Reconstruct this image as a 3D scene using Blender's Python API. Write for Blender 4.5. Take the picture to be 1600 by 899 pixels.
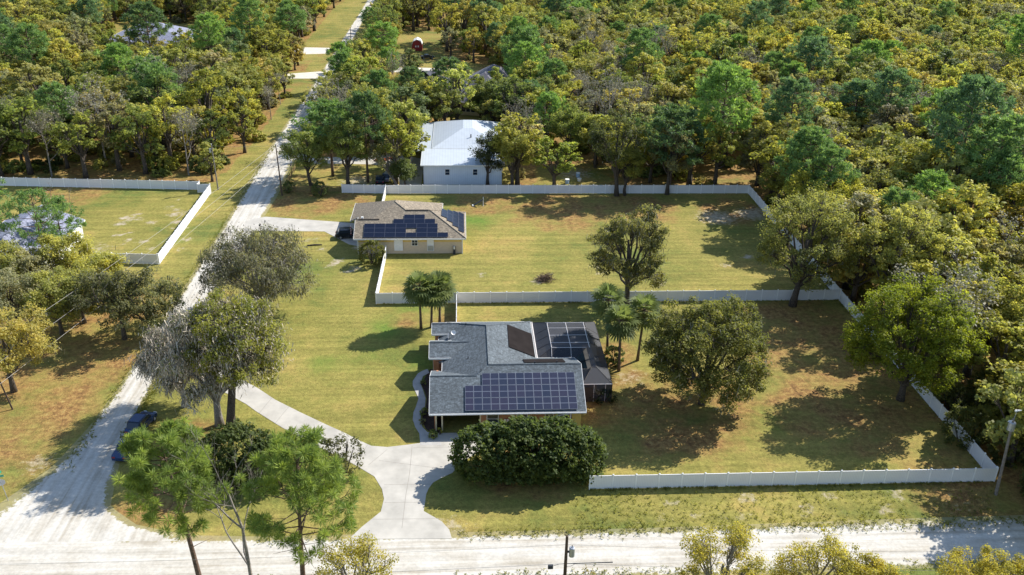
import bpy, bmesh, math, random
import numpy as np
from mathutils import Matrix, Vector
R_ = math.radians
# ------------------------------------------------------------------ camera, sky, sun, exposure
scene = bpy.context.scene
for o in list(bpy.data.objects):
    bpy.data.objects.remove(o)
FPX, CX, CY, ROLL, CAMH = 1400.0, 800.0, 449.5, R_(1.1), 60.0
PIT = math.atan((449.5 + 222) / FPX)
PSI = R_(3.5)
sP, cP, cR, sR, cY, sY = math.sin(PIT), math.cos(PIT), math.cos(ROLL), math.sin(ROLL), math.cos(PSI), math.sin(PSI)
cam_d = bpy.data.cameras.new('camera')
cam = bpy.data.objects.new('camera', cam_d)
scene.collection.objects.link(cam)
cam_d.sensor_width = 36.0
cam_d.lens = FPX / 1600 * 36
cam_d.clip_start = 1.0
cam_d.clip_end = 9000
rt, up, fw = Vector((cY, -sY, 0)), Vector((sY * sP, cY * sP, cP)), Vector((sY * cP, cY * cP, -sP))
r2, u2 = rt * cR + up * sR, -rt * sR + up * cR
cam.matrix_world = Matrix.Translation((0, 0, CAMH)) @ Matrix((r2, u2, -fw)).transposed().to_4x4()
scene.camera = cam
SUN_EL, SUN_AZ = R_(41), R_(31)          # azimuth counted from +X towards +Y
world = bpy.data.worlds.new('World')
scene.world = world
world.use_nodes = True
wn = world.node_tree.nodes
sky = wn.new('ShaderNodeTexSky')
sky.sky_type = 'NISHITA'
sky.sun_disc = False
sky.sun_elevation = SUN_EL
sky.sun_rotation = R_(90) - SUN_AZ
sky.air_density = 1.0
sky.dust_density = 0.4
world.node_tree.links.new(sky.outputs[0], wn['Background'].inputs[0])
wn['Background'].inputs[1].default_value = 0.14
sun_d = bpy.data.lights.new('sun', 'SUN')
sun_d.energy = 5.0
sun_d.angle = R_(0.5)
sun_d.color = (1.0, 0.96, 0.89)
sun = bpy.data.objects.new('sun', sun_d)
scene.collection.objects.link(sun)
sun_dir = Vector((math.cos(SUN_EL) * math.cos(SUN_AZ), math.cos(SUN_EL) * math.sin(SUN_AZ), math.sin(SUN_EL)))
sun.rotation_euler = sun_dir.to_track_quat('Z', 'Y').to_euler()
scene.view_settings.view_transform = 'Standard'
scene.view_settings.look = 'None'
scene.view_settings.exposure = 0.64
scene.view_settings.gamma = 1.0
scene.view_settings.use_curve_mapping = False

# ------------------------------------------------------------------ helpers
def P(px, py, z=0.0):
    """a point of the photograph brought down on the level z (lot axes: x along the front road, y away from it)"""
    x0, y0 = (px - CX) / FPX, -(py - CY) / FPX
    x, y = x0 * cR - y0 * sR, x0 * sR + y0 * cR
    t = (z - CAMH) / (-sP + y * cP)
    X, Y = x * t, (cP + y * sP) * t
    return (X * cY + Y * sY, -X * sY + Y * cY)
def PIX(u, v, z=0.0):
    X, Y = u * cY - v * sY, u * sY + v * cY
    f, w = Y * cP - (z - CAMH) * sP, Y * sP + (z - CAMH) * cP
    a, b = X / f, w / f
    return (CX + FPX * (a * cR + b * sR), CY - FPX * (-a * sR + b * cR))
def AT(px, py, z): return P(px, py, z)
def height_at(x, y, top):
    lo, hi = 0.0, 40.0
    for _ in range(40):
        m = (lo + hi) / 2
        if PIX(x, y, m)[1] > top: lo = m
        else: hi = m
    return lo
col = scene.collection
def link(o, parent=None):
    col.objects.link(o)
    if parent is not None: o.parent = parent
    return o
def tag(o, label=None, cat=None, group=None, kind=None):
    if label: o['label'] = label
    if cat: o['category'] = cat
    if group: o['group'] = group
    if kind: o['kind'] = kind
    return o
def thing(name, label, cat, loc=(0, 0, 0), rz=0, group=None):
    o = bpy.data.objects.new(name, None)
    o.empty_display_size = 0.5
    link(o)
    o.location = loc
    o.rotation_euler = (0, 0, rz)
    return tag(o, label, cat, group)

class MB:
    def __init__(s): s.v, s.f = [], []
    def add(s, vs, fs):
        n = len(s.v)
        s.v += [tuple(p) for p in vs]
        s.f += [tuple(i + n for i in f) for f in fs]
        return s
    def box(s, x0, x1, y0, y1, z0, z1, M=None):
        vs = [Vector((x, y, z)) for z in (z0, z1) for x, y in ((x0, y0), (x1, y0), (x1, y1), (x0, y1))]
        if M is not None: vs = [M @ p for p in vs]
        return s.add(vs, [(3, 2, 1, 0), (4, 5, 6, 7), (0, 1, 5, 4), (1, 2, 6, 5), (2, 3, 7, 6), (3, 0, 4, 7)])
    def prism(s, pts, z0, z1):
        n = len(pts)
        vs = [(x, y, z0) for x, y in pts] + [(x, y, z1) for x, y in pts]
        return s.add(vs, [tuple(range(n - 1, -1, -1)), tuple(range(n, 2 * n))] + [(i, (i + 1) % n, n + (i + 1) % n, n + i) for i in range(n)])
    def tube(s, pts, rad, n=6, cap=True):
        pts = [Vector(p) for p in pts]
        if not hasattr(rad, '__len__'): rad = [rad] * len(pts)
        vs, fs = [], []
        for i, p in enumerate(pts):
            d = (pts[min(i + 1, len(pts) - 1)] - pts[max(i - 1, 0)])
            if d.length < 1e-6: d = Vector((0, 0, 1))
            d.normalize()
            a = Vector((0, 0, 1)) if abs(d.z) < 0.9 else Vector((1, 0, 0))
            u = d.cross(a).normalized()
            w = d.cross(u)
            for k in range(n):
                t = 2 * math.pi * k / n
                vs.append(p + (u * math.cos(t) + w * math.sin(t)) * rad[i])
        for i in range(len(pts) - 1):
            for k in range(n):
                a, b = i * n + k, i * n + (k + 1) % n
                fs.append((a, a + n, b + n, b))
        if cap:
            fs.append(tuple(range(n)))
            fs.append(tuple(range(len(pts) * n - 1, (len(pts) - 1) * n - 1, -1)))
        return s.add(vs, fs)
    def mesh(s, name, mat=None, smooth=False):
        me = bpy.data.meshes.new(name)
        me.from_pydata(s.v, [], s.f)
        if smooth:
            me.polygons.foreach_set('use_smooth', [True] * len(me.polygons))
        if mat: me.materials.append(mat)
        me.update()
        return me
    def build(s, name, mat=None, parent=None, smooth=False):
        return link(bpy.data.objects.new(name, s.mesh(name, mat, smooth)), parent)

def np_mesh(name, V, Q, mat, attrs=None):
    me = bpy.data.meshes.new(name)
    V = np.asarray(V, dtype=np.float32)
    Q = np.asarray(Q, dtype=np.int32)
    k = Q.shape[1]
    me.vertices.add(len(V))
    me.vertices.foreach_set('co', V.ravel())
    me.loops.add(Q.size)
    me.loops.foreach_set('vertex_index', Q.ravel())
    me.polygons.add(len(Q))
    me.polygons.foreach_set('loop_start', np.arange(0, Q.size, k, dtype=np.int32))
    me.polygons.foreach_set('loop_total', np.full(len(Q), k, dtype=np.int32))
    for an, av in (attrs or {}).items():
        at = me.attributes.new(an, 'FLOAT', 'POINT')
        at.data.foreach_set('value', np.asarray(av, dtype=np.float32))
    if mat: me.materials.append(mat)
    me.update(calc_edges=True)
    me.validate()
    return me

# ------------------------------------------------------------------ materials
def new_mat(name):
    m = bpy.data.materials.new(name)
    m.use_nodes = True
    nt = m.node_tree
    return m, nt, nt.nodes['Principled BSDF']
def nd(nt, t, **kw):
    n = nt.nodes.new(t)
    for k, v in kw.items():
        if k.startswith('i_'): n.inputs[k[2:].replace('_', ' ')].default_value = v
        else: setattr(n, k, v)
    return n
def noise(nt, scale, vec=None, detail=4, rough=0.55):
    n = nd(nt, 'ShaderNodeTexNoise')
    n.inputs['Scale'].default_value = scale
    n.inputs['Detail'].default_value = detail
    n.inputs['Roughness'].default_value = rough
    if vec is not None: nt.links.new(vec, n.inputs['Vector'])
    return n.outputs['Fac']
def ramp(nt, fac, stops):
    n = nd(nt, 'ShaderNodeValToRGB')
    el = n.color_ramp.elements
    while len(el) < len(stops): el.new(0.5)
    for e, (p, c) in zip(el, stops):
        e.position = p
        e.color = (*c, 1) if hasattr(c, '__len__') else (c, c, c, 1)
    nt.links.new(fac, n.inputs[0])
    return n.outputs[0]
def mix(nt, fac, a, b, mode='MIX'):
    n = nd(nt, 'ShaderNodeMix', data_type='RGBA', blend_type=mode)
    for sck, val in ((n.inputs[0], fac), (n.inputs[6], a), (n.inputs[7], b)):
        if isinstance(val, bpy.types.NodeSocket): nt.links.new(val, sck)
        elif hasattr(val, '__len__'): sck.default_value = (*val, 1)
        else: sck.default_value = val
    return n.outputs[2]
def mth(nt, op, a, b=0.0, clamp=False):
    n = nd(nt, 'ShaderNodeMath', operation=op, use_clamp=clamp)
    for sck, val in ((n.inputs[0], a), (n.inputs[1], b)):
        if isinstance(val, bpy.types.NodeSocket): nt.links.new(val, sck)
        else: sck.default_value = val
    return n.outputs[0]
def coords(nt, kind='Object', scale=(1, 1, 1), rot=(0, 0, 0)):
    t = nd(nt, 'ShaderNodeTexCoord')
    m = nd(nt, 'ShaderNodeMapping')
    m.inputs['Scale'].default_value = scale
    m.inputs['Rotation'].default_value = rot
    nt.links.new(t.outputs[kind], m.inputs[0])
    return m.outputs[0]
def attr(nt, name, typ='GEOMETRY'):
    return nd(nt, 'ShaderNodeAttribute', attribute_name=name, attribute_type=typ)
def bump(nt, bs, h, strength=0.3, dist=0.05):
    n = nd(nt, 'ShaderNodeBump')
    n.inputs['Strength'].default_value = strength
    n.inputs['Distance'].default_value = dist
    nt.links.new(h, n.inputs['Height'])
    nt.links.new(n.outputs[0], bs.inputs['Normal'])

def simple(name, c, rough=0.7, metal=0.0, var=0.12, scale=3.0, spec=None):
    m, nt, bs = new_mat(name)
    v = coords(nt)
    f = noise(nt, scale, v, 5)
    c2 = tuple(x * (1 - var * 1.6) for x in c)
    c3 = tuple(min(1, x * (1 + var)) for x in c)
    nt.links.new(ramp(nt, f, [(0.25, c2), (0.75, c3)]), bs.inputs['Base Color'])
    bs.inputs['Roughness'].default_value = rough
    bs.inputs['Metallic'].default_value = metal
    if spec is not None: bs.inputs['Specular IOR Level'].default_value = spec
    return m

def grass_color(nt, vec):
    """lawn colour: olive turf, greener and straw coloured patches, fine blades"""
    big = noise(nt, 0.055, vec, 5, 0.6)
    mid = noise(nt, 0.35, vec, 5, 0.65)
    fine = noise(nt, 2.0, vec, 7, 0.85)
    c = ramp(nt, mth(nt, 'ADD', mth(nt, 'MULTIPLY', big, 0.65), mth(nt, 'MULTIPLY', mid, 0.35)),
             [(0.37, (0.130, 0.155, 0.036)), (0.46, (0.205, 0.190, 0.046)), (0.54, (0.258, 0.222, 0.058)), (0.64, (0.335, 0.245, 0.075))])
    mow = nd(nt, 'ShaderNodeMapping'); mow.inputs['Scale'].default_value = (0.05, 0.9, 1); nt.links.new(vec, mow.inputs[0])
    c = mix(nt, 1.0, c, ramp(nt, noise(nt, 1.0, mow.outputs[0], 3, .6), [(0.35, 0.84), (0.65, 1.14)]), 'MULTIPLY')
    return mix(nt, 1.0, c, ramp(nt, fine, [(0.30, 0.50), (0.5, 1.0), (0.70, 1.50)]), 'MULTIPLY')

def make_ground_mat():
    m, nt, bs = new_mat('ground_soil_and_grass')
    v = coords(nt)
    g = grass_color(nt, v)
    n1 = noise(nt, 0.22, v, 6, 0.65)
    n2 = noise(nt, 1.3, v, 6, 0.7)
    n3 = noise(nt, 5.0, v, 3, 0.7)
    litter = mix(nt, 1.0, ramp(nt, n2, [(0.3, (0.09, 0.050, 0.024)), (0.45, (0.22, 0.115, 0.045)), (0.56, (0.34, 0.20, 0.070)), (0.7, (0.40, 0.29, 0.11))]),
                 ramp(nt, n3, [(0.3, 0.6), (0.7, 1.3)]), 'MULTIPLY')
    sand = ramp(nt, n2, [(0.3, (0.30, 0.235, 0.16)), (0.7, (0.52, 0.45, 0.34))])
    lush = ramp(nt, n2, [(0.3, (0.06, 0.13, 0.02)), (0.7, (0.15, 0.25, 0.035))])
    def mask(name, soft=0.18, nn=n1):
        a = attr(nt, name).outputs['Fac']
        s = mth(nt, 'ADD', a, mth(nt, 'MULTIPLY', mth(nt, 'SUBTRACT', nn, 0.5), 1.5))
        return ramp(nt, s, [(0.5 - soft, 0.0), (0.5 + soft, 1.0)])
    c = mix(nt, mth(nt, 'MULTIPLY', mask('lush', 0.3), 0.8), g, lush)
    c = mix(nt, mth(nt, 'MULTIPLY', mask('litter', 0.22), 0.93), c, litter)
    c = mix(nt, mth(nt, 'MULTIPLY', mask('bare', 0.2, n2), 0.9), c, sand)
    nt.links.new(c, bs.inputs['Base Color'])
    bs.inputs['Roughness'].default_value = 0.95
    bs.inputs['Specular IOR Level'].default_value = 0.15
    bump(nt, bs, n3, 0.7, 0.12)
    return m

def make_road_mat(name, along):
    """packed pale lime rock; wheel tracks run along the axis of the road, ragged grassy edges"""
    m, nt, bs = new_mat(name)
    v = coords(nt)
    vs = coords(nt, 'Object', (0.05, 1.6, 1) if along == 'x' else (1.6, 0.05, 1))
    tr = noise(nt, 1.0, vs, 5, 0.6)
    n1 = noise(nt, 0.25, v, 5, 0.6)
    n2 = noise(nt, 2.5, v, 5, 0.7)
    base = ramp(nt, mth(nt, 'ADD', mth(nt, 'MULTIPLY', tr, 0.6), mth(nt, 'MULTIPLY', n1, 0.4)),
                [(0.38, (0.40, 0.355, 0.285)), (0.46, (0.51, 0.47, 0.40)), (0.58, (0.60, 0.57, 0.51))])
    base = mix(nt, 1.0, base, ramp(nt, n2, [(0.3, 0.80), (0.65, 1.06)]), 'MULTIPLY')
    ac = mth(nt, 'ADD', attr(nt, 'across').outputs['Fac'], mth(nt, 'MULTIPLY', mth(nt, 'SUBTRACT', n1, .5), .12))
    rut = ramp(nt, ac, [(0.18, 1.0), (0.27, 0.87), (0.36, 1.02), (0.50, 0.93), (0.63, 1.03), (0.72, 0.87), (0.82, 1.0)])
    base = mix(nt, 0.8, base, rut, 'MULTIPLY')
    g = grass_color(nt, v)
    g = mix(nt, 0.35, g, (0.40, 0.34, 0.24))
    e = attr(nt, 'edge').outputs['Fac']
    k = ramp(nt, mth(nt, 'ADD', e, mth(nt, 'MULTIPLY', mth(nt, 'SUBTRACT', n2, 0.5), 1.3)), [(0.32, 0.0), (0.5, 1.0)])
    c = mix(nt, k, g, base)
    nt.links.new(c, bs.inputs['Base Color'])
    bs.inputs['Roughness'].default_value = 0.95
    bs.inputs['Specular IOR Level'].default_value = 0.1
    bump(nt, bs, n2, 0.3, 0.03)
    return m

def make_leaf_mat(name, trans=0.35):
    """foliage: colour of the tree (object colour, or the colour carried by a scattered copy) varied leaf by leaf"""
    m, nt, bs = new_mat(name)
    oc = nd(nt, 'ShaderNodeObjectInfo').outputs['Color']
    ic = attr(nt, 'leafcol', 'INSTANCER').outputs['Color']
    base = mix(nt, 1.0, oc, ic, 'ADD')
    t = attr(nt, 'tint').outputs['Fac']
    c = mix(nt, 1.0, base, ramp(nt, t, [(0.0, (0.60, 0.70, 0.70)), (0.35, (0.90, 0.96, 0.95)), (0.7, (1.22, 1.2, 1.05)), (1.0, (1.7, 1.6, 1.15))]), 'MULTIPLY')
    nt.links.new(c, bs.inputs['Base Color'])
    bs.inputs['Roughness'].default_value = 0.6
    bs.inputs['Specular IOR Level'].default_value = 0.3
    tr = nd(nt, 'ShaderNodeBsdfTranslucent')
    nt.links.new(mix(nt, 1.0, c, (1.3, 1.3, 0.8), 'MULTIPLY'), tr.inputs[0])
    mx = nd(nt, 'ShaderNodeMixShader')
    mx.inputs[0].default_value = trans
    nt.links.new(bs.outputs[0], mx.inputs[1])
    nt.links.new(tr.outputs[0], mx.inputs[2])
    nt.links.new(mx.outputs[0], nt.nodes['Material Output'].inputs[0])
    return m

def make_shingle_mat(name, c, sc=1.0):
    m, nt, bs = new_mat(name)
    v = coords(nt)
    vz = coords(nt, 'Object', (2.2, 2.2, 7.0))
    a = noise(nt, 4.5 * sc, v, 3, 0.8)
    b = noise(nt, 0.35, v, 4)
    d = noise(nt, 1.0, vz, 2, 0.6)
    f = mth(nt, 'ADD', mth(nt, 'MULTIPLY', a, 0.55), mth(nt, 'MULTIPLY', d, 0.45))
    cc = ramp(nt, f, [(0.36, tuple(x * 0.55 for x in c)), (0.47, tuple(x * 0.88 for x in c)), (0.53, tuple(x * 1.1 for x in c)), (0.63, tuple(min(1, x * 1.8) for x in c))])
    cc = mix(nt, 1.0, cc, ramp(nt, b, [(0.3, 0.85), (0.7, 1.12)]), 'MULTIPLY')
    nt.links.new(cc, bs.inputs['Base Color'])
    bs.inputs['Roughness'].default_value = 0.9
    bump(nt, bs, f, 0.4, 0.03)
    return m

def make_panel_mat(name, cell, line, half, red=0.0, nx=6, ny=10):
    """solar module: dark cells, thin grid; uses object coordinates of the panel mesh (0..1 in its uv)"""
    m, nt, bs = new_mat(name)
    uv = nd(nt, 'ShaderNodeUVMap').outputs[0]
    sx = nd(nt, 'ShaderNodeSeparateXYZ')
    nt.links.new(uv, sx.inputs[0])
    def lines(sock, n, w):
        fr = mth(nt, 'FRACT', mth(nt, 'MULTIPLY', sock, n))
        d = mth(nt, 'ABSOLUTE', mth(nt, 'SUBTRACT', fr, 0.5))
        return mth(nt, 'GREATER_THAN', d, 0.5 - w)
    g = mth(nt, 'MAXIMUM', lines(sx.outputs[0], nx, 0.05), lines(sx.outputs[1], ny, 0.05))
    rnd = nd(nt, 'ShaderNodeObjectInfo').outputs['Random']
    n = noise(nt, 1.5, coords(nt), 3)
    cc = mix(nt, mth(nt, 'MULTIPLY', mth(nt, 'MULTIPLY', rnd, n), red), cell, (0.14, 0.055, 0.09))
    cc = mix(nt, mth(nt, 'MULTIPLY', g, 0.5), cc, line)
    if half:
        h = mth(nt, 'LESS_THAN', mth(nt, 'ABSOLUTE', mth(nt, 'SUBTRACT', sx.outputs[1], 0.5)), 0.018)
        cc = mix(nt, h, cc, (0.20, 0.22, 0.27))
    nt.links.new(cc, bs.inputs['Base Color'])
    bs.inputs['Roughness'].default_value = 0.3
    bs.inputs['Specular IOR Level'].default_value = 0.22
    return m

def make_siding_mat(name, c, axis='z', period=0.4, var=0.1):
    m, nt, bs = new_mat(name)
    w = nd(nt, 'ShaderNodeTexWave', wave_type='BANDS', bands_direction='Z' if axis == 'z' else 'X', wave_profile='SAW')
    w.inputs['Scale'].default_value = 0.5 / period
    nt.links.new(coords(nt), w.inputs['Vector'])
    n = noise(nt, 0.8, coords(nt), 4)
    cc = ramp(nt, n, [(0.3, tuple(x * (1 - var) for x in c)), (0.7, tuple(min(1, x * (1 + var)) for x in c))])
    cc = mix(nt, 1.0, cc, ramp(nt, w.outputs[1], [(0.0, 0.74), (0.15, 1.0), (1.0, 1.0)]), 'MULTIPLY')
    nt.links.new(cc, bs.inputs['Base Color'])
    bs.inputs['Roughness'].default_value = 0.6
    return m

M = {}
M['ground'] = make_ground_mat()
M['road_x'] = make_road_mat('lime_rock_front_road', 'x')
M['road_y'] = make_road_mat('lime_rock_side_road', 'y')
M['leaf'] = make_leaf_mat('leaves', 0.55)
M['needle'] = make_leaf_mat('pine_needles', 0.42)
M['twigs'] = make_leaf_mat('grey_twigs', 0.25)
def moss_mat(name, c):
    m, nt, bs = new_mat(name)
    t = attr(nt, 'tint').outputs['Fac']
    nt.links.new(mix(nt, 1.0, c, ramp(nt, t, [(0, (.5, .5, .5)), (1, (1.4, 1.4, 1.35))]), 'MULTIPLY'), bs.inputs['Base Color'])
    bs.inputs['Roughness'].default_value = .9
    return m
M['moss'] = moss_mat('hanging_moss', (0.20, 0.185, 0.13))
M['moss_silver'] = moss_mat('silver_hanging_moss', (0.42, 0.365, 0.295))
M['bark'] = simple('bark', (0.085, 0.066, 0.05), 0.9, var=0.5, scale=6)
M['bark_pine'] = simple('pine_bark', (0.15, 0.095, 0.065), 0.9, var=0.5, scale=6)
M['bark_grey'] = simple('grey_bark', (0.25, 0.22, 0.19), 0.9, var=0.4, scale=6)
M['bark_palm'] = simple('palm_bark', (0.14, 0.10, 0.07), 0.95, var=0.5, scale=9)
M['concrete'] = simple('concrete', (0.45, 0.42, 0.365), 0.85, var=0.16, scale=0.5)
M['path'] = simple('garden_path_concrete', (0.42, 0.40, 0.37), 0.85, var=0.12, scale=1.5)
M['joint'] = simple('concrete_joint', (0.30, 0.27, 0.23), 0.9)
M['lime'] = simple('pale_lime_rock', (0.60, 0.55, 0.47), 0.95, var=0.12, scale=0.6)
M['mulch'] = simple('mulch', (0.045, 0.026, 0.018), 0.95, var=0.5, scale=4)
M['vinyl'] = make_siding_mat('white_vinyl_boards', (0.74, 0.73, 0.73), 'x', 0.28, 0.03)
M['vinyl_post'] = simple('white_vinyl', (0.88, 0.87, 0.86), 0.5, var=0.03)
M['shingle_grey'] = make_shingle_mat('grey_shingle', (0.085, 0.101, 0.112))
M['shingle_tan'] = make_shingle_mat('tan_shingle', (0.215, 0.175, 0.125), 1.6)
M['shingle_slate'] = make_shingle_mat('slate_shingle', (0.12, 0.115, 0.135), 1.2)
M['shingle_blue'] = make_shingle_mat('bluegrey_shingle', (0.21, 0.22, 0.29), 1.2)
M['metal_roof'] = make_siding_mat('white_metal_roof', (0.46, 0.50, 0.54), 'x', 0.9, 0.05)
M['metal_roof'].node_tree.nodes['Principled BSDF'].inputs['Roughness'].default_value = 0.45
M['metal_wall'] = make_siding_mat('pale_metal_wall', (0.62, 0.67, 0.74), 'x', 0.6, 0.04)
M['white'] = simple('white_paint', (0.78, 0.77, 0.74), 0.5, var=0.04)
M['cream'] = simple('cream_paint', (0.68, 0.58, 0.38), 0.6, var=0.06)
M['wood_wall'] = make_siding_mat('terracotta_wood_wall', (0.42, 0.19, 0.095), 'x', 0.35, 0.18)
M['yellow_wall'] = simple('ochre_wall', (0.66, 0.46, 0.12), 0.8, var=0.08)
M['stucco'] = simple('pinkish_stucco', (0.62, 0.50, 0.36), 0.85, var=0.06)
M['glass'] = simple('dark_glass', (0.02, 0.03, 0.05), 0.12, var=0.1)
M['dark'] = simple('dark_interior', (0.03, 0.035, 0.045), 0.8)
M['pv'] = make_panel_mat('blue_solar_cells', (0.022, 0.030, 0.056), (0.085, 0.10, 0.14), True, 0.2, 6, 10)
M['pv_black'] = make_panel_mat('black_solar_cells', (0.008, 0.013, 0.030), (0.03, 0.04, 0.07), False, 0.0, 10, 6)
M['pv_frame'] = simple('silver_frame', (0.26, 0.28, 0.32), 0.4, 0.5)
M['pv_frame_black'] = simple('black_frame', (0.12, 0.13, 0.17), 0.4, 0.3)
M['pool_mat'] = make_siding_mat('black_rubber_collector', (0.022, 0.018, 0.017), 'x', 0.25, 0.2)
M['pool_mat'].node_tree.nodes['Principled BSDF'].inputs['Specular IOR Level'].default_value = 0.05
M['pool_mat'].node_tree.nodes['Principled BSDF'].inputs['Roughness'].default_value = 0.95
M['aluminium'] = simple('white_aluminium', (0.66, 0.62, 0.60), 0.4, var=0.05)
M['bronze'] = simple('bronze_aluminium', (0.05, 0.04, 0.035), 0.5)
M['pole_wood'] = simple('weathered_pole_wood', (0.085, 0.055, 0.038), 0.9, var=0.4)
M['pole_grey'] = simple('grey_pole_wood', (0.22, 0.19, 0.17), 0.85, var=0.3)
M['steel'] = simple('galvanised_steel', (0.42, 0.44, 0.47), 0.4, 0.5)
M['wire'] = simple('wire', (0.30, 0.28, 0.26), 0.6)
M['blue_paint'] = simple('blue_car_paint', (0.02, 0.045, 0.12), 0.2, 0.2, var=0.02)
M['dark_paint'] = simple('dark_car_paint', (0.02, 0.025, 0.035), 0.2, 0.3, var=0.02)
M['silver_paint'] = simple('silver_car_paint', (0.35, 0.38, 0.42), 0.25, 0.5, var=0.02)
M['rubber'] = simple('rubber', (0.015, 0.015, 0.015), 0.8)
M['red_wood'] = simple('barn_red', (0.33, 0.028, 0.025), 0.7)
M['green_sign'] = simple('green_sign', (0.02, 0.30, 0.20), 0.4, var=0.02)
M['brown_wood'] = simple('brown_fence_wood', (0.24, 0.16, 0.07), 0.85, var=0.3)
M['orange'] = simple('orange_paint', (0.65, 0.12, 0.03), 0.5)
M['brush'] = simple('dead_branches', (0.16, 0.105, 0.07), 0.95, var=0.5, scale=8)
M['red_stripe'] = simple('red_cloth', (0.5, 0.03, 0.04), 0.8)
M['navy'] = simple('navy_cloth', (0.02, 0.03, 0.15), 0.8)
def make_screen_mat():
    m, nt, bs = new_mat('dark_screen_mesh')
    bs.inputs['Base Color'].default_value = (0.03, 0.032, 0.04, 1)
    bs.inputs['Roughness'].default_value = 0.7
    tr = nd(nt, 'ShaderNodeBsdfTransparent')
    mx = nd(nt, 'ShaderNodeMixShader')
    mx.inputs[0].default_value = 0.16
    nt.links.new(bs.outputs[0], mx.inputs[1])
    nt.links.new(tr.outputs[0], mx.inputs[2])
    nt.links.new(mx.outputs[0], nt.nodes['Material Output'].inputs[0])
    return m
M['screen'] = make_screen_mat()

# ------------------------------------------------------------------ ground
def inpoly(x, y, poly):
    """x, y numpy arrays"""
    x, y = np.asarray(x, float), np.asarray(y, float)
    r = np.zeros(x.shape, bool)
    n = len(poly)
    for i in range(n):
        x0, y0 = poly[i]
        x1, y1 = poly[(i + 1) % n]
        if y0 == y1: continue
        c = ((y0 > y) != (y1 > y)) & (x < (x1 - x0) * (y - y0) / (y1 - y0) + x0)
        r ^= c
    return r
def pxpoly(pts): return [P(a, b) for a, b in pts]

# woods as ground polygons (lot axes)
WOOD = [
    [(-49.5, 174), (-47.5, 200), (-47, 250), (-48, 290), (-54, 315), (-55, 400), (-50, 460), (-330, 520), (-260, 174), (-110, 178)],
    [(-31, 190), (-31, 170.5), (-9, 171), (-9, 205), (10, 205), (11, 171), (59, 171), (59, 76), (62, 62), (140, 40), (330, 520), (-33, 520), (-32, 400), (-32, 300), (-35.5, 270), (-33.5, 220)],
]
CLEAR = [
    [(-9.5, 168), (-13, 206), (12, 208), (11, 168)],                       # metal building
    [(-34, 168), (-20, 168), (-13, 176), (-13, 193), (-34, 190)],          # yard left of it
    pxpoly([(640, 150), (690, 185), (745, 190), (800, 178), (835, 165), (820, 110), (735, 98), (650, 118)]),
    pxpoly([(612, 52), (690, 50), (700, 128), (615, 128)]),
    pxpoly([(835, 292), (840, 262), (900, 255), (960, 262), (955, 292)]),
    pxpoly([(180, 38), (315, 36), (325, 78), (315, 96), (178, 98), (165, 60)]),
    pxpoly([(440, 114), (520, 108), (516, 136), (432, 140)]), pxpoly([(440, 70), (520, 66), (520, 98), (430, 102)]),
    pxpoly([(690, 18), (790, 18), (800, 60), (690, 60)]),
    pxpoly([(1530, 0), (1600, -2), (1610, 20), (1535, 14)]),
    pxpoly([(1050, 72), (1110, 70), (1115, 92), (1055, 92)]),
]
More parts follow.
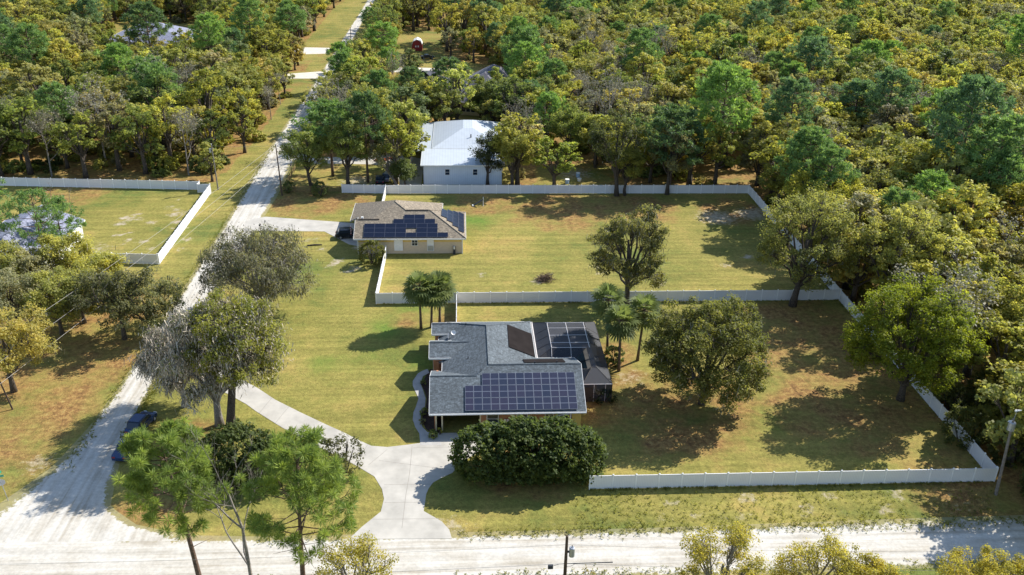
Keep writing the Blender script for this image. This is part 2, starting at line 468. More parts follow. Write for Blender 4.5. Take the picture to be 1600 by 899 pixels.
# litter discs under yard trees: (px, py, radius)
LITTER = [(1095, 640, 10), (1060, 670, 8), (990, 600, 4.5), (1405, 615, 9), (1310, 560, 10), (1240, 510, 11), (1230, 580, 8), (1340, 670, 7), (1270, 640, 8),
          (970, 470, 3), (960, 555, 4), (1140, 330, 8), (880, 330, 12), (1000, 325, 9), (760, 318, 8), (480, 318, 9), (560, 312, 6), (150, 560, 10), (60, 580, 9), (20, 600, 8),
          (100, 500, 9), (30, 520, 12), (200, 480, 6), (300, 690, 5), (640, 500, 3), (700, 500, 2.5), (940, 640, 4), (100, 305, 8),
          (60, 640, 9), (120, 590, 8), (30, 700, 6), (230, 800, 4), (1540, 790, 8), (1600, 790, 12), (820, 740, 6)]
def ground_attrs(X, Y):
    lit = np.zeros(X.shape)
    wood = np.zeros(X.shape, bool)
    for w in WOOD: wood |= inpoly(X, Y, w)
    far = Y > 470
    lit[wood | far] = 0.62
    for c in CLEAR: lit[inpoly(X, Y, c)] = 0.32
    for a, b, r in LITTER:
        x, y = P(a, b)
        d = np.hypot(X - x, Y - y) / r
        lit = np.maximum(lit, np.clip(1.15 - d * .9, 0, 0.58))
    band = (X < -43) & (X > -62) & (Y < 130)
    lit = np.where(band & (lit < 0.36), 0.36, lit)
    bare = np.zeros(X.shape)
    for a, b, r, k in [(1120, 340, 6, .75), (1175, 335, 5, .8), (1190, 330, 4, .7), (150, 390, 5, .45), (60, 725, 3, .5), (440, 285, 2, .5), (735, 285, 6, .3),
                       (1500, 800, 6, .25), (700, 826, 3, .55), (560, 283, 6, .65), (500, 292, 4, .4), (985, 590, 4, .42), (850, 434, 2.5, .35), (900, 272, 7, .55), (1560, 5, 30, .8), (1580, 90, 14, .6), (1585, 430, 10, .5), (1590, 215, 12, .5)]:
        x, y = P(a, b)
        d = np.hypot(X - x, Y - y) / r
        bare = np.maximum(bare, np.clip(1.1 - d, 0, 1) * k)
    rb = np.random.default_rng(77)
    for k in range(60):
        a, b = (rb.uniform(180, 300), rb.uniform(310, 395)) if k < 26 else ((rb.uniform(440, 560), rb.uniform(370, 440)) if k < 38 else ((rb.uniform(620, 1180), rb.uniform(400, 450)) if k < 48 else (rb.uniform(950, 1500), rb.uniform(770, 815))))
        x, y = P(a, b)
        d = np.hypot(X - x, (Y - y) * 1.2) / rb.uniform(.9, 1.6)
        bare = np.maximum(bare, np.clip(1.2 - d, 0, 1) * rb.uniform(.5, .9))
    v = np.abs(Y - 70.2) < 0.6
    bare = np.where(v & (X > 0) & (X < 60), 0.18, bare)
    lush = np.zeros(X.shape)
    for a, b, r, k in [(745, 345, 5, .75), (640, 485, 4, .6), (600, 515, 5, .6), (1195, 590, 5, .85), (1205, 650, 5, .8), (560, 555, 7, .35), (510, 570, 5, .4), (470, 420, 8, .3), (650, 560, 5, .5)]:
        x, y = P(a, b)
        d = np.hypot(X - x, Y - y) / r
        lush = np.maximum(lush, np.clip(1.2 - d, 0, 1) * k)
    return lit, bare, lush
def axis(a, b, step, outer):
    inner = list(np.arange(a, b + 0.01, step))
    return np.array([a - q for q in outer[::-1]] + inner + [b + q for q in outer])
gx = axis(-130, 150, 1.0, [15, 40, 90, 180, 400, 1000, 4000])
gy = axis(30, 330, 1.0, [5, 15, 30, 50, 75, 100, 140, 180, 400, 1200, 5000])
GX, GY = np.meshgrid(gx, gy)
nx_, ny_ = len(gx), len(gy)
V = np.stack([GX.ravel(), GY.ravel(), np.zeros(GX.size)], 1)
idx = np.arange(nx_ * ny_).reshape(ny_, nx_)
Q = np.stack([idx[:-1, :-1].ravel(), idx[:-1, 1:].ravel(), idx[1:, 1:].ravel(), idx[1:, :-1].ravel()], 1)
li, ba, lu = ground_attrs(GX.ravel(), GY.ravel())
gme = np_mesh('ground', V, Q, M['ground'], {'litter': li, 'bare': ba, 'lush': lu})
tag(link(bpy.data.objects.new('ground', gme)), kind='structure')

def strip(name, left, right, mat, z, n, edge_noise=0.35, seed=1, edgew=(0.0, 1.0)):
    """road sheet between two polylines with ragged edges; attribute edge 0 at the rim, 1 inside"""
    rng = np.random.default_rng(seed)
    def samp(pl):
        pl = np.array(pl, float)
        d = np.r_[0, np.cumsum(np.hypot(*np.diff(pl, axis=0).T))]
        t = np.linspace(0, d[-1], n)
        return np.stack([np.interp(t, d, pl[:, 0]), np.interp(t, d, pl[:, 1])], 1)
    A, B = samp(left), samp(right)
    ks = [-0.10, 0.0, 0.10, 0.25, 0.5, 0.75, 0.90, 1.0, 1.10]
    ed = [0.0, 0.3, 0.80, 1, 1, 1, 0.80, 0.3, 0.0]
    V, E, AC = [], [], []
    for i in range(n):
        ja, jb = rng.normal(0, edge_noise * .5, 2)
        w = B[i] - A[i]
        L = max(np.hypot(*w), 1e-3)
        for k, e in zip(ks, ed):
            j = (ja if k < .3 else jb) * (1 if k in (0.0, 1.0, 0.10, 0.90) else 0) / L
            p = A[i] + w * (k + j)
            V.append((p[0], p[1], z))
            E.append(e)
            AC.append(k)
    m_ = len(ks)
    Q = [(i * m_ + j, i * m_ + j + 1, (i + 1) * m_ + j + 1, (i + 1) * m_ + j) for i in range(n - 1) for j in range(m_ - 1)]
    me = np_mesh(name, V, [q if True else q for q in Q], mat, {'edge': E, 'across': AC})
    bm = bmesh.new(); bm.from_mesh(me); bmesh.ops.recalc_face_normals(bm, faces=bm.faces)
    if bm.faces[:] and sum(f.normal.z for f in bm.faces) < 0: bmesh.ops.reverse_faces(bm, faces=bm.faces)
    bm.to_mesh(me); bm.free()
    return tag(link(bpy.data.objects.new(name, me)), kind='structure')
strip('front_road', [(-90, 62.2), (-20, 62.6), (20, 63.0), (44, 63.4), (110, 63.8)], [(-90, 71.5), (-52, 70.8), (-40, 69.8), (-20, 68.7), (17, 68.7), (47, 69.3), (110, 69.8)], M['road_x'], 0.004, 240, 0.35, 1)
strip('side_road', [(-52, 69.5), (-46.5, 73.3), (-43.6, 80.9), (-42.7, 88), (-42.3, 98), (-41.9, 147), (-42.8, 190), (-42.3, 260), (-42.2, 385), (-43, 520)],
      [(-26.5, 68.9), (-33.5, 71.6), (-36.6, 74.6), (-38.9, 88), (-38.6, 107), (-36.9, 147), (-36.4, 167), (-36.9, 200), (-38.6, 250), (-39.0, 320), (-39.5, 520)], M['road_y'], 0.008, 420, 0.3, 2)
def sheet(name, pts, mat, z, th=0.0):
    mb = MB()
    mb.prism(pts, z - max(th, 0.003), z)
    o = mb.build(name, mat)
    bm = bmesh.new(); bm.from_mesh(o.data)
    bmesh.ops.triangulate(bm, faces=bm.faces); bmesh.ops.recalc_face_normals(bm, faces=bm.faces)
    bm.to_mesh(o.data); bm.free()
    return tag(o, kind='structure')
drive = pxpoly([(262, 540), (330, 568), (403, 607), (430, 625), (470, 645), (510, 664), (535, 675), (560, 688), (580, 697), (605, 699), (640, 695), (668, 691)]) + \
        [(-4.2, 84.6), (-3.0, 86.2), (2.0, 86.2), (2.0, 86.0), (2.4, 83.0)] + \
        pxpoly([(722, 722), (707, 739), (690, 747), (677, 754), (670, 763), (666, 772), (662, 799), (690, 815), (702, 828), (706, 842), (545, 843), (565, 824), (595, 800), (600, 780), (597, 765), (585, 745), (555, 727), (540, 719), (480, 690), (440, 668), (400, 643), (385, 632), (320, 596), (258, 566)])
sheet('driveway', drive, M['concrete'], 0.03, 0.05)
def jline(name, pts, z=0.0345, w=0.05):
    mb = MB()
    pts = [P(*p) for p in pts]
    for (x0, y0), (x1, y1) in zip(pts[:-1], pts[1:]):
        L = math.hypot(x1 - x0, y1 - y0); nx, ny = -(y1 - y0) / L * w / 2, (x1 - x0) / L * w / 2
        mb.add([(x0 + nx, y0 + ny, z), (x0 - nx, y0 - ny, z), (x1 - nx, y1 - ny, z), (x1 + nx, y1 + ny, z)], [(0, 1, 2, 3)])
    return mb
jm = MB()
for l in [[(644, 697), (640, 740), (634, 775), (628, 826)], [(592, 720), (645, 727), (708, 735)], [(576, 727), (605, 703)], [(600, 758), (675, 757)], [(601, 786), (666, 785)], [(583, 812), (686, 811)],
          [(430, 662), (452, 635)], [(475, 687), (503, 661)], [(520, 708), (545, 680)], [(405, 646), (425, 622)], [(646, 700), (722, 699)], [(553, 727), (575, 695)]]:
    q = jline('', l); jm.add(q.v, q.f)
tag(jm.build('driveway_joints', M['joint']), kind='structure')
path = pxpoly([(668, 577), (660, 580), (653, 584), (645, 596), (645, 603), (648, 610), (654, 623), (650, 636), (646, 645), (645, 656), (649, 668), (655, 677), (657, 696), (690, 696), (685, 679), (668, 676), (660, 668), (657, 658), (658, 647), (664, 635), (665, 623), (661, 610), (657, 600), (661, 588), (671, 583)])
sheet('garden_path', path, M['path'], 0.04, 0.05)
sheet('garden_bed', pxpoly([(672, 577), (664, 590), (659, 602), (664, 614), (667, 624), (665, 636), (660, 648), (660, 658), (665, 670), (674, 677), (690, 677), (696, 580)]), M['mulch'], 0.02, 0.02)
sheet('rear_driveway', pxpoly([(385, 345), (415, 339), (527, 347), (560, 350), (560, 385), (545, 382), (507, 362), (400, 361), (380, 366)]), M['concrete'], 0.03, 0.05)
sheet('metal_building_driveway', [(-37.5, 190.5), (-32, 187.2), (-19, 186.5), (-14, 184), (-12.5, 173), (-8.2, 172.6), (-8.2, 190), (-14, 194), (-24, 191.8), (-32, 191.5), (-37.5, 195)], M['concrete'], 0.012, 0.01)
sheet('far_drive', pxpoly([(460, 74), (515, 75), (515, 84), (478, 85), (455, 80)]), M['lime'], 0.012)
sheet('far_drive_left', pxpoly([(445, 116), (512, 111), (506, 123), (450, 123)]), M['lime'], 0.012)
sheet('far_drive_right', pxpoly([(530, 113), (610, 106), (655, 106), (724, 108), (722, 115), (675, 114), (684, 124), (640, 152), (600, 158), (598, 150), (632, 145), (672, 124), (652, 113), (612, 113), (532, 121)]), M['lime'], 0.012)
sheet('patio', [(9.6, 98.7), (14.3, 98.7), (14.3, 93.0), (18.0, 93.0), (18.0, 108.3), (9.6, 108.3)], M['path'], 0.05, 0.05)
sheet('pool_water', [(11.2, 100.2), (16.2, 100.2), (16.2, 106.6), (11.2, 106.6)], simple('pool_water', (0.012, 0.035, 0.06), 0.1, var=0.05), 0.056, 0.003)

# ------------------------------------------------------------------ vegetation
def leaf_quads(rng, centers, radii, per, size, flat=0.75, upb=0.5, aspect=0.55, shell=0.5):
    """leaf sprays spread through clumps; returns verts, quads, tint"""
    C = np.repeat(centers, per, axis=0)
    Rr = np.repeat(radii, per)
    n = len(C)
    d = rng.normal(size=(n, 3)); d /= np.linalg.norm(d, axis=1)[:, None]
    rad = Rr * (shell + (1 - shell) * rng.random(n)) * (0.75 + 0.35 * rng.random(n))
    pos = C + d * rad[:, None] * np.array([1, 1, flat])
    nrm = d * 0.65 + rng.normal(size=(n, 3)) * 0.5 + np.array([.5, .3, upb + .25])
    nrm /= np.linalg.norm(nrm, axis=1)[:, None]
    t = np.cross(nrm, rng.normal(size=(n, 3))); t /= np.linalg.norm(t, axis=1)[:, None] + 1e-9
    b = np.cross(nrm, t)
    s = size * (0.6 + 0.8 * rng.random(n))
    a = t * s[:, None] * 0.5
    c = b * (s * aspect)[:, None] * 0.5
    V = np.stack([pos - a, pos + c, pos + a, pos - c], 1).reshape(-1, 3)
    ct = rng.random(len(centers))
    tint = np.clip(np.repeat(ct, per) * 0.55 + rng.random(n) * 0.45, 0, 1)
    return V, np.arange(4 * n).reshape(-1, 4), np.repeat(tint, 4)

def bezier(p0, p1, sag, n=5):
    p0, p1 = np.array(p0, float), np.array(p1, float)
    m = (p0 + p1) / 2 + np.array([0, 0, sag])
    t = np.linspace(0, 1, n)[:, None]
    return (1 - t) ** 2 * p0 + 2 * t * (1 - t) * m + t ** 2 * p1

def make_oak(seed, H, Rad, tf=0.28, limbs=8, clumps=11, per=34, size=0.34, cr=1.15, aspect=.8, open_=0.0, lean=(0, 0), bark='bark', moss=0, mossn=7, mossl=.8, mossmat='moss', low=0.0, top_round=1.0, twigs=True, rise=0.62):
    """spreading broadleaf tree: (crown mesh, trunk mesh, moss mesh or None); Rad crown radius"""
    rng = np.random.default_rng(seed)
    mb = MB()
    th = H * tf
    lx, ly = lean
    r0 = 0.022 * H + 0.07
    trunk = [(0, 0, -0.15), (lx * .2 + rng.normal(0, .1), ly * .2, th * .45), (lx * .5, ly * .5, th), (lx * .9 + rng.normal(0, .2), ly * .9, H * .62)]
    mb.tube(trunk, [r0 * 1.35, r0 * .95, r0 * .8, r0 * .35], 7)
    cz = H * (rise - 0.0)
    rz = H - cz
    rz_dn = cz - th * (0.9 - low)
    cen, rad = [], []
    for k in range(limbs):
        az = k * 2.399963 + rng.normal(0, .25)
        el = math.asin(min(0.98, max(-0.75, -0.55 + 1.5 * (k + .5) / limbs + rng.normal(0, .06))))
        ext = 0.62 + 0.18 * rng.random()
        d = np.array([math.cos(az) * math.cos(el), math.sin(az) * math.cos(el), math.sin(el)])
        sc = np.array([Rad, Rad, rz if d[2] > 0 else rz_dn])
        gc = np.array([lx, ly, cz]) + d * sc * ext
        start = np.array([lx * .5, ly * .5, th * (0.75 + .6 * rng.random())])
        L = bezier(start, gc, 0.12 * np.linalg.norm(gc - start), 6)
        L[1:-1] += rng.normal(0, .18, (4, 3))
        mb.tube(L, np.linspace(r0 * .48, r0 * .12, 6), 5, False)
        spread = Rad * (0.40 - 0.1 * open_)
        n = clumps
        for j in range(n):
            q = rng.normal(size=3); q /= np.linalg.norm(q)
            c = gc + q * spread * np.array([1, 1, .75]) * (0.35 + .75 * rng.random())
            e = (c - np.array([lx, ly, cz])) / sc
            el_ = np.linalg.norm(e)
            if el_ > 1.02: c = np.array([lx, ly, cz]) + e / el_ * sc * (0.92 + .12 * rng.random())
            if c[2] < th * (.75 - low): c[2] = th * (.75 - low) + rng.random()
            cen.append(c)
            rad.append(cr * (0.65 + .6 * rng.random()))
            if twigs:
                s = L[3 + rng.integers(0, 3)]
                T = bezier(s, c, 0.05, 4)
                T[1:3] += rng.normal(0, .12, (2, 3))
                mb.tube(T, [r0 * .13, r0 * .09, r0 * .06, r0 * .03], 4, False)
    cen, rad = np.array(cen), np.array(rad)
    V, Q, T = leaf_quads(rng, cen, rad, per, size, aspect=aspect)
    trunkm = mb.mesh('trunk', M[bark], True)
    nleaf = len(Q)
    if moss:
        pk = rng.random(len(cen)) < moss
        c = np.repeat(cen[pk], mossn, 0)
        rr = np.repeat(rad[pk], mossn)
        n = len(c)
        off = rng.normal(size=(n, 3)) * rr[:, None] * np.array([.65, .65, .5])
        p = c + off
        ln = mossl * (0.35 + .9 * rng.random(n))
        w = 0.02 + .045 * rng.random(n)
        a = rng.random(n) * 6.28
        t = np.stack([np.cos(a), np.sin(a), rng.normal(0, .5, n)], 1) * w[:, None]
        sw = .3
        dn = np.stack([rng.normal(0, sw, n) * ln, rng.normal(0, sw, n) * ln, -ln * (.2 + .9 * rng.random(n))], 1)
        V2 = np.stack([p - t, p + t, p + t * .6 + dn, p - t * .4 + dn], 1).reshape(-1, 3)
        V = np.concatenate([V, V2]); Q = np.arange(len(V)).reshape(-1, 4); T = np.concatenate([T, np.repeat(rng.random(n), 4)])
    crown = np_mesh('crown', V, Q, M['leaf'], {'tint': T})
    if moss:
        crown.materials.append(M[mossmat])
        crown.polygons.foreach_set('material_index', np.r_[np.zeros(nleaf, np.int32), np.ones(len(Q) - nleaf, np.int32)].astype(np.int32))
    mm = None
    return crown, trunkm, mm

def tufts(rng, centers, radii, per, width, up=0.25):
    """pine needle bursts"""
    C = np.repeat(centers, per, 0); Rr = np.repeat(radii, per); n = len(C)
    d = rng.normal(size=(n, 3)) + np.array([0, 0, up]); d /= np.linalg.norm(d, axis=1)[:, None]
    t = np.cross(d, rng.normal(size=(n, 3))); t /= np.linalg.norm(t, axis=1)[:, None] + 1e-9
    ln = Rr * (0.6 + .5 * rng.random(n))
    w = width * (0.7 + .6 * rng.random(n))
    a, b = C + d * (ln * 0.12)[:, None], C + d * ln[:, None]
    m_ = C + d * (ln * .6)[:, None] + np.array([0, 0, .03])
    V = np.stack([a, m_ + t * w[:, None], b, m_ - t * w[:, None]], 1).reshape(-1, 3)
    ct = rng.random(len(centers))
    T = np.clip(np.repeat(ct, per) * .6 + rng.random(n) * .4, 0, 1)
    return V, np.arange(4 * n).reshape(-1, 4), np.repeat(T, 4)

def make_pine(seed, H, Rad, start=0.5, whorls=9, per_w=4, sub=4, per=34, tr=0.62, width=0.06, lean=(0, 0), dead=4, bark='bark_pine'):
    rng = np.random.default_rng(seed)
    mb = MB()
    r0 = 0.012 * H + 0.08
    tp = lambda t: np.array([lean[0] * t ** 1.3, lean[1] * t ** 1.3, H * t])
    mb.tube([tp(t) - np.array([0, 0, .2 if t == 0 else 0]) for t in np.linspace(0, 1, 8)], list(np.linspace(r0, r0 * .18, 8)), 7)
    cen, rad = [tp(1.0)], [tr]
    for w in range(whorls):
        f = start + (0.97 - start) * (w / (whorls - 1))
        g = (f - start) / (1 - start)
        L0 = Rad * (0.55 + .65 * math.sin(math.pi * min(1, .25 + .62 * g))) * (1.0 - .62 * g ** 2)
        for k in range(per_w):
            az = w * 1.3 + k * 2 * math.pi / per_w + rng.normal(0, .35)
            L = L0 * (0.65 + .5 * rng.random())
            s = tp(f)
            e = s + np.array([math.cos(az) * L, math.sin(az) * L, L * (0.12 + .45 * g + .1 * rng.random())])
            B = bezier(s, e, -0.08 * L, 6)
            mb.tube(B, np.linspace(r0 * .26, r0 * .07, 6), 4, False)
            cen.append(e); rad.append(tr)
            for j in range(sub):
                t = 0.45 + .5 * rng.random()
                p = B[int(t * 5)]
                a2 = az + rng.choice([-1, 1]) * (0.5 + .6 * rng.random())
                l2 = L * .42 * (0.5 + .7 * rng.random())
                q = p + np.array([math.cos(a2) * l2, math.sin(a2) * l2, l2 * (0.35 + .3 * rng.random())])
                mb.tube([p, (p + q) / 2 + np.array([0, 0, -.05]), q], [r0 * .12, r0 * .08, r0 * .05], 3, False)
                cen.append(q); rad.append(tr * (0.7 + .45 * rng.random()))
    for k in range(dead):
        f = start * (0.55 + .4 * rng.random()); az = rng.random() * 6.28; L = Rad * (.35 + .4 * rng.random()); s = tp(f)
        e = s + np.array([math.cos(az) * L, math.sin(az) * L, L * .1])
        mb.tube(bezier(s, e, .1, 4), [r0 * .18, r0 * .12, r0 * .08, r0 * .03], 4, False)
    V, Q, T = tufts(rng, np.array(cen), np.array(rad), per, width)
    return np_mesh('crown', V, Q, M['needle'], {'tint': T}), mb.mesh('trunk', M[bark], True)

def make_bare(seed, H, Rad, levels=4, bark='bark_grey', split=5):
    rng = np.random.default_rng(seed)
    mb = MB()
    tips = []
    def grow(p, d, L, r, lv):
        n = 4
        pts = [p]
        dd = d.copy()
        for i in range(n):
            dd = dd + rng.normal(0, .13 if lv < levels else .01, 3) + np.array([0, 0, .05]); dd /= np.linalg.norm(dd)
            pts.append(pts[-1] + dd * L / n)
        mb.tube(pts, np.linspace(r, r * .55, n + 1), 5 if lv > 2 else 3, False)
        if lv == 0:
            tips.append(pts[-1]); return
        for k in range(split):
            i = n if k == 0 else rng.integers(2, n + 1)
            a = rng.normal(size=3); a -= a.dot(dd) * dd; a /= np.linalg.norm(a)
            nd_ = dd * .75 + a * ((.75 + .3 * rng.random()) if k else .2) + np.array([0, 0, .42]); nd_ /= np.linalg.norm(nd_)
            grow(pts[i], nd_, L * (.50 + .2 * rng.random()), r * (.55 if k == 0 else .42), lv - 1)
    grow(np.array([0, 0, -.1]), np.array([0, 0, 1.0]), H * .62, 0.014 * H + .03, levels)
    return mb.mesh('branches', M[bark], True), np.array(tips)

def make_palm(seed, H, Rc=1.9, fronds=34):
    rng = np.random.default_rng(seed)
    mb = MB()
    lean = rng.normal(0, .25, 2)
    mb.tube([(lean[0] * t, lean[1] * t, H * t - (.15 if t == 0 else 0)) for t in (0, .25, .5, .75, .96)], [.24, .17, .16, .17, .24], 8)
    top = np.array([lean[0], lean[1], H])
    V, T = [], []
    pet = MB()
    for k in range(fronds):
        az = k * 2.4 + rng.normal(0, .2)
        el = R_(78) - R_(125) * (k / fronds) ** .8 + rng.normal(0, .1)
        d = np.array([math.cos(az) * math.cos(el), math.sin(az) * math.cos(el), math.sin(el)])
        pl = Rc * (.5 + .1 * rng.random())
        b = top + d * pl + np.array([0, 0, -.06])
        pet.tube([top, (top + b) / 2 + np.array([0, 0, .06]), b], [.035, .025, .02], 3, False)
        side = np.cross(d, [0, 0, 1.0]); side /= np.linalg.norm(side)
        u = np.cross(side, d)
        tt = rng.random() * .6 + (.0 if k > fronds * .75 else .35)
        for j in range(11):
            a = R_(-105 + 210 * j / 10)
            dr = d * math.cos(a) + side * math.sin(a)
            fl = Rc * .55 * (.8 + .2 * math.cos(a * .6))
            tip = b + dr * fl + np.array([0, 0, -.28 * fl * (.5 + rng.random() * .6)])
            m_ = b + dr * fl * .55 + u * .05
            w = np.cross(dr, u); w /= np.linalg.norm(w); w = w * .13
            V += [b, m_ + w, tip, m_ - w]
            T += [tt] * 4
    cr = np_mesh('crown', V, np.arange(len(V)).reshape(-1, 4), M['leaf'], {'tint': T})
    return cr, mb.mesh('trunk', M['bark_palm'], True), pet.mesh('petioles', M['bark_palm'])

def make_bush(seed, ell, dens, size, stems=True, cr=0.45):
    """dense bush from several ellipsoids (cx,cy,cz,rx,ry,rz): leaves over the whole surface and just inside"""
    rng = np.random.default_rng(seed)
    cen = []
    for (cx, cy, cz, rx, ry, rz) in ell:
        n = int(dens * (rx * ry + rx * rz + ry * rz))
        d = rng.normal(size=(n, 3)); d /= np.linalg.norm(d, axis=1)[:, None]
        d[:, 2] = np.where(d[:, 2] < -.85, -d[:, 2], d[:, 2])
        k = .80 + .22 * rng.random(n)
        p = np.array([cx, cy, cz]) + d * np.array([rx, ry, rz]) * k[:, None]
        cen.append(p[p[:, 2] > .1])
    cen = np.concatenate(cen)
    V, Q, T = leaf_quads(rng, cen, np.full(len(cen), cr), 20, size, 1.0, .35, .8, .25)
    mb = MB()
    for (cx, cy, cz, rx, ry, rz) in ell:
        for k in range(5):
            a = rng.random() * 6.28
            mb.tube([(cx + .2 * math.cos(a), cy + .2 * math.sin(a), 0), (cx + rx * .4 * math.cos(a), cy + ry * .4 * math.sin(a), cz), (cx + rx * .6 * math.cos(a), cy + ry * .6 * math.sin(a), cz + rz * .6)], [.09, .06, .02], 4, False)
    return np_mesh('foliage', V, Q, M['leaf'], {'tint': T}), mb.mesh('stems', M['bark'], True)

def plant(name, label, cat, loc, parts, color, rz=0.0, scale=1.0, group=None, tilt=(0, 0)):
    """parts: list of (name, mesh, color or None)"""
    o = thing(name, label, cat, (loc[0], loc[1], 0), rz, group)
    o.scale = (scale,) * 3 if not hasattr(scale, '__len__') else scale
    for pn, me, c in parts:
        if me is None: continue
        q = link(bpy.data.objects.new(pn, me), o)
        q.color = (*(c if c else color), 1)
    return o
OLIVE = (0.325, 0.315, 0.090); YELL = (0.410, 0.380, 0.095); GREEN = (0.235, 0.265, 0.080); DARKG = (0.150, 0.180, 0.066); DULL = (0.300, 0.280, 0.160)
GOLD = (0.400, 0.335, 0.100); PINE = (0.17, 0.26, 0.09); PINEB = (0.22, 0.33, 0.09); GREY = (0.24, 0.215, 0.165); MOSSC = (0.27, 0.245, 0.195); PALMC = (0.15, 0.185, 0.075)
PALETTE = [('olive green', OLIVE, 5), ('yellow green', YELL, 5), ('mid green', GREEN, 3), ('dull greyish green', DULL, 2.5), ('golden yellow', GOLD, 1.6), ('dark green', DARKG, 1.2)]

oak_protos = []
for i, (H, Rd, kw) in enumerate([(13, 4.2, {}), (14.5, 4.6, dict(limbs=11)), (12, 4.4, dict(tf=.2)), (15.5, 4.2, dict(tf=.32, limbs=11)), (13, 5.2, dict(limbs=12)), (10.5, 3.7, dict(tf=.2)), (14.5, 4.0, dict(clumps=12, per=24)), (14, 4.6, dict(clumps=12, per=22, limbs=12))]):
    c, t, _ = make_oak(100 + i, H, Rd, size=0.36, cr=.62, low=.35, open_=.7, **dict(dict(limbs=11, clumps=15, per=26, tf=.24, rise=.55, aspect=.8), **kw))
    oak_protos.append((c, t, H, Rd))
pine_protos = []
for i, (H, Rd, st) in enumerate([(19, 4.2, .5), (17, 4.6, .42), (21, 4.4, .55)]):
    c, t = make_pine(200 + i, H, Rd, st, 10, 5, 4, 30, .95, .10)
    pine_protos.append((c, t, H, Rd))
bare_protos = []
for i, H in enumerate([11, 9]):
    b, tips = make_bare(300 + i, H, 4, 4)
    rng = np.random.default_rng(i)
    V_, Q_, T_ = leaf_quads(rng, tips[rng.random(len(tips)) < .8], np.full(int(0), 0) if False else np.full(1, .5).repeat(1)[0] * np.ones(1), 1, .3) if False else leaf_quads(rng, tips, np.full(len(tips), .35), 2, .26)
    bare_protos.append((np_mesh('crown', V_, Q_, M['twigs'], {'tint': T_}), b, H, 4))
bush_protos = [make_bush(400 + i, [(0, 0, .8 * s, 1.5 * s, 1.4 * s, 1.0 * s), (.9 * s, .5, .6 * s, 1.0 * s, 1.0 * s, .8 * s)], 7, .34, cr=.4) for i, s in enumerate([1.0, 1.4])]

# ---- the woods: positions
rng = np.random.default_rng(11)
def blocked(x, y):
    for c in CLEAR:
        if inpoly(np.array([x]), np.array([y]), c)[0]: return True
    return False
cand = []
cell = {}
def try_add(x, y, dmin):
    k = (int(x // 8), int(y // 8))
    for a in (-1, 0, 1):
        for b in (-1, 0, 1):
            for (u, v) in cell.get((k[0] + a, k[1] + b), []):
                if (u - x) ** 2 + (v - y) ** 2 < dmin * dmin: return False
    cell.setdefault(k, []).append((x, y))
    return True
pins = []
for w in WOOD:
    A = np.array(w); x0, y0 = A.min(0); x1, y1 = A.max(0)
    n = int((x1 - x0) * (y1 - y0) / 9)
    X = rng.uniform(x0, x1, n); Y = rng.uniform(y0, y1, n)
    X, Y = X[inpoly(X, Y, w)], Y[inpoly(X, Y, w)]
    for x, y in zip(X, Y):
        px, py = PIX(x, y, 5)
        if not (-130 < px < 1760 and -60 < py < 960): continue
        if y > 505 or blocked(x, y): continue
        gx_, gy_ = PIX(x, y, 0)
        if ((590 < gx_ < 770 and 90 < gy_ < 200) or (150 < gx_ < 335 and 40 < gy_ < 150)) and rng.random() < .4: continue
        if try_add(x, y, 5.0 if y < 300 else 6.0): cand.append((x, y))
cand.sort(key=lambda p: math.hypot(*p))
print('forest candidates', len(cand))

LANDMARKS = [((325, 262), 'the grey utility pole'), ((160, 290), 'the left lot fence'), ((20, 275), 'the left end of the far fence'), ((480, 110), 'the crossing drives'), ((560, 25), 'the side road top end'),
    ((653, 70), 'the red barn'), ((745, 140), 'the slate roofed house'), ((720, 225), 'the metal building'), ((245, 62), 'the violet grey house'), ((65, 78), 'the upper left round pine'), ((245, 130), 'the left wood pine'),
    ((820, 95), 'the bare trunk pine'), ((905, 40), 'the top middle pine'), ((1120, 170), 'the tall back fence pine'), ((1250, 110), 'the broad blue green pine'), ((1170, 292), 'the back fence corner'),
    ((1500, 290), 'the leaning right pine'), ((1580, 30), 'the upper right corner'), ((1300, 455), 'the middle fence end'), ((1420, 530), 'the domed oak'), ((1590, 680), 'the pale leaning pole'), ((900, 270), 'the blue barrels'), ((960, 235), 'the forked tree'), ((1380, 30), 'the upper right wood edge'), ((1050, 40), 'the top right centre'), ((130, 20), 'the upper left corner'), ((400, 200), 'the left road verge'), ((1400, 170), 'the right wood middle'), ((760, 35), 'the top centre roof')]
def place_words(x, y):
    px, py = PIX(x, y, 6)
    d = [(math.hypot(px - a, (py - b) * 1.6), a, b, w) for (a, b), w in LANDMARKS]
    q, a, b, w = min(d)
    dx, dy = px - a, (py - b) * 1.6
    r = ('right of' if dx > 0 else 'left of') if abs(dx) > abs(dy) else ('nearer than' if dy > 0 else 'beyond')
    return ('close ' if q < 45 else '') + r + ' ' + w
def area_color(x, y):
    w = [p[2] for p in PALETTE]
    if x < -43 and y < 215: w = [6, 4, 4, 3, .5, 2]
    elif x > 55 and y < 200: w = [6, 6, 2, 2, .6, .6]
    elif x > 0 and y > 240: w = [6, 7, 3, 2, .7, .8]
    w = np.array(w); return PALETTE[rng.choice(len(PALETTE), p=w / w.sum())]
def in_edge(x, y):
    """roadside and fence-side places where taller trees would hide what the photo shows"""
    return (x < -43 and x > -54) or (-34 < x < -29)
n_oak = n_pine = n_bare = 0
far_pts, bush_pts = [], []
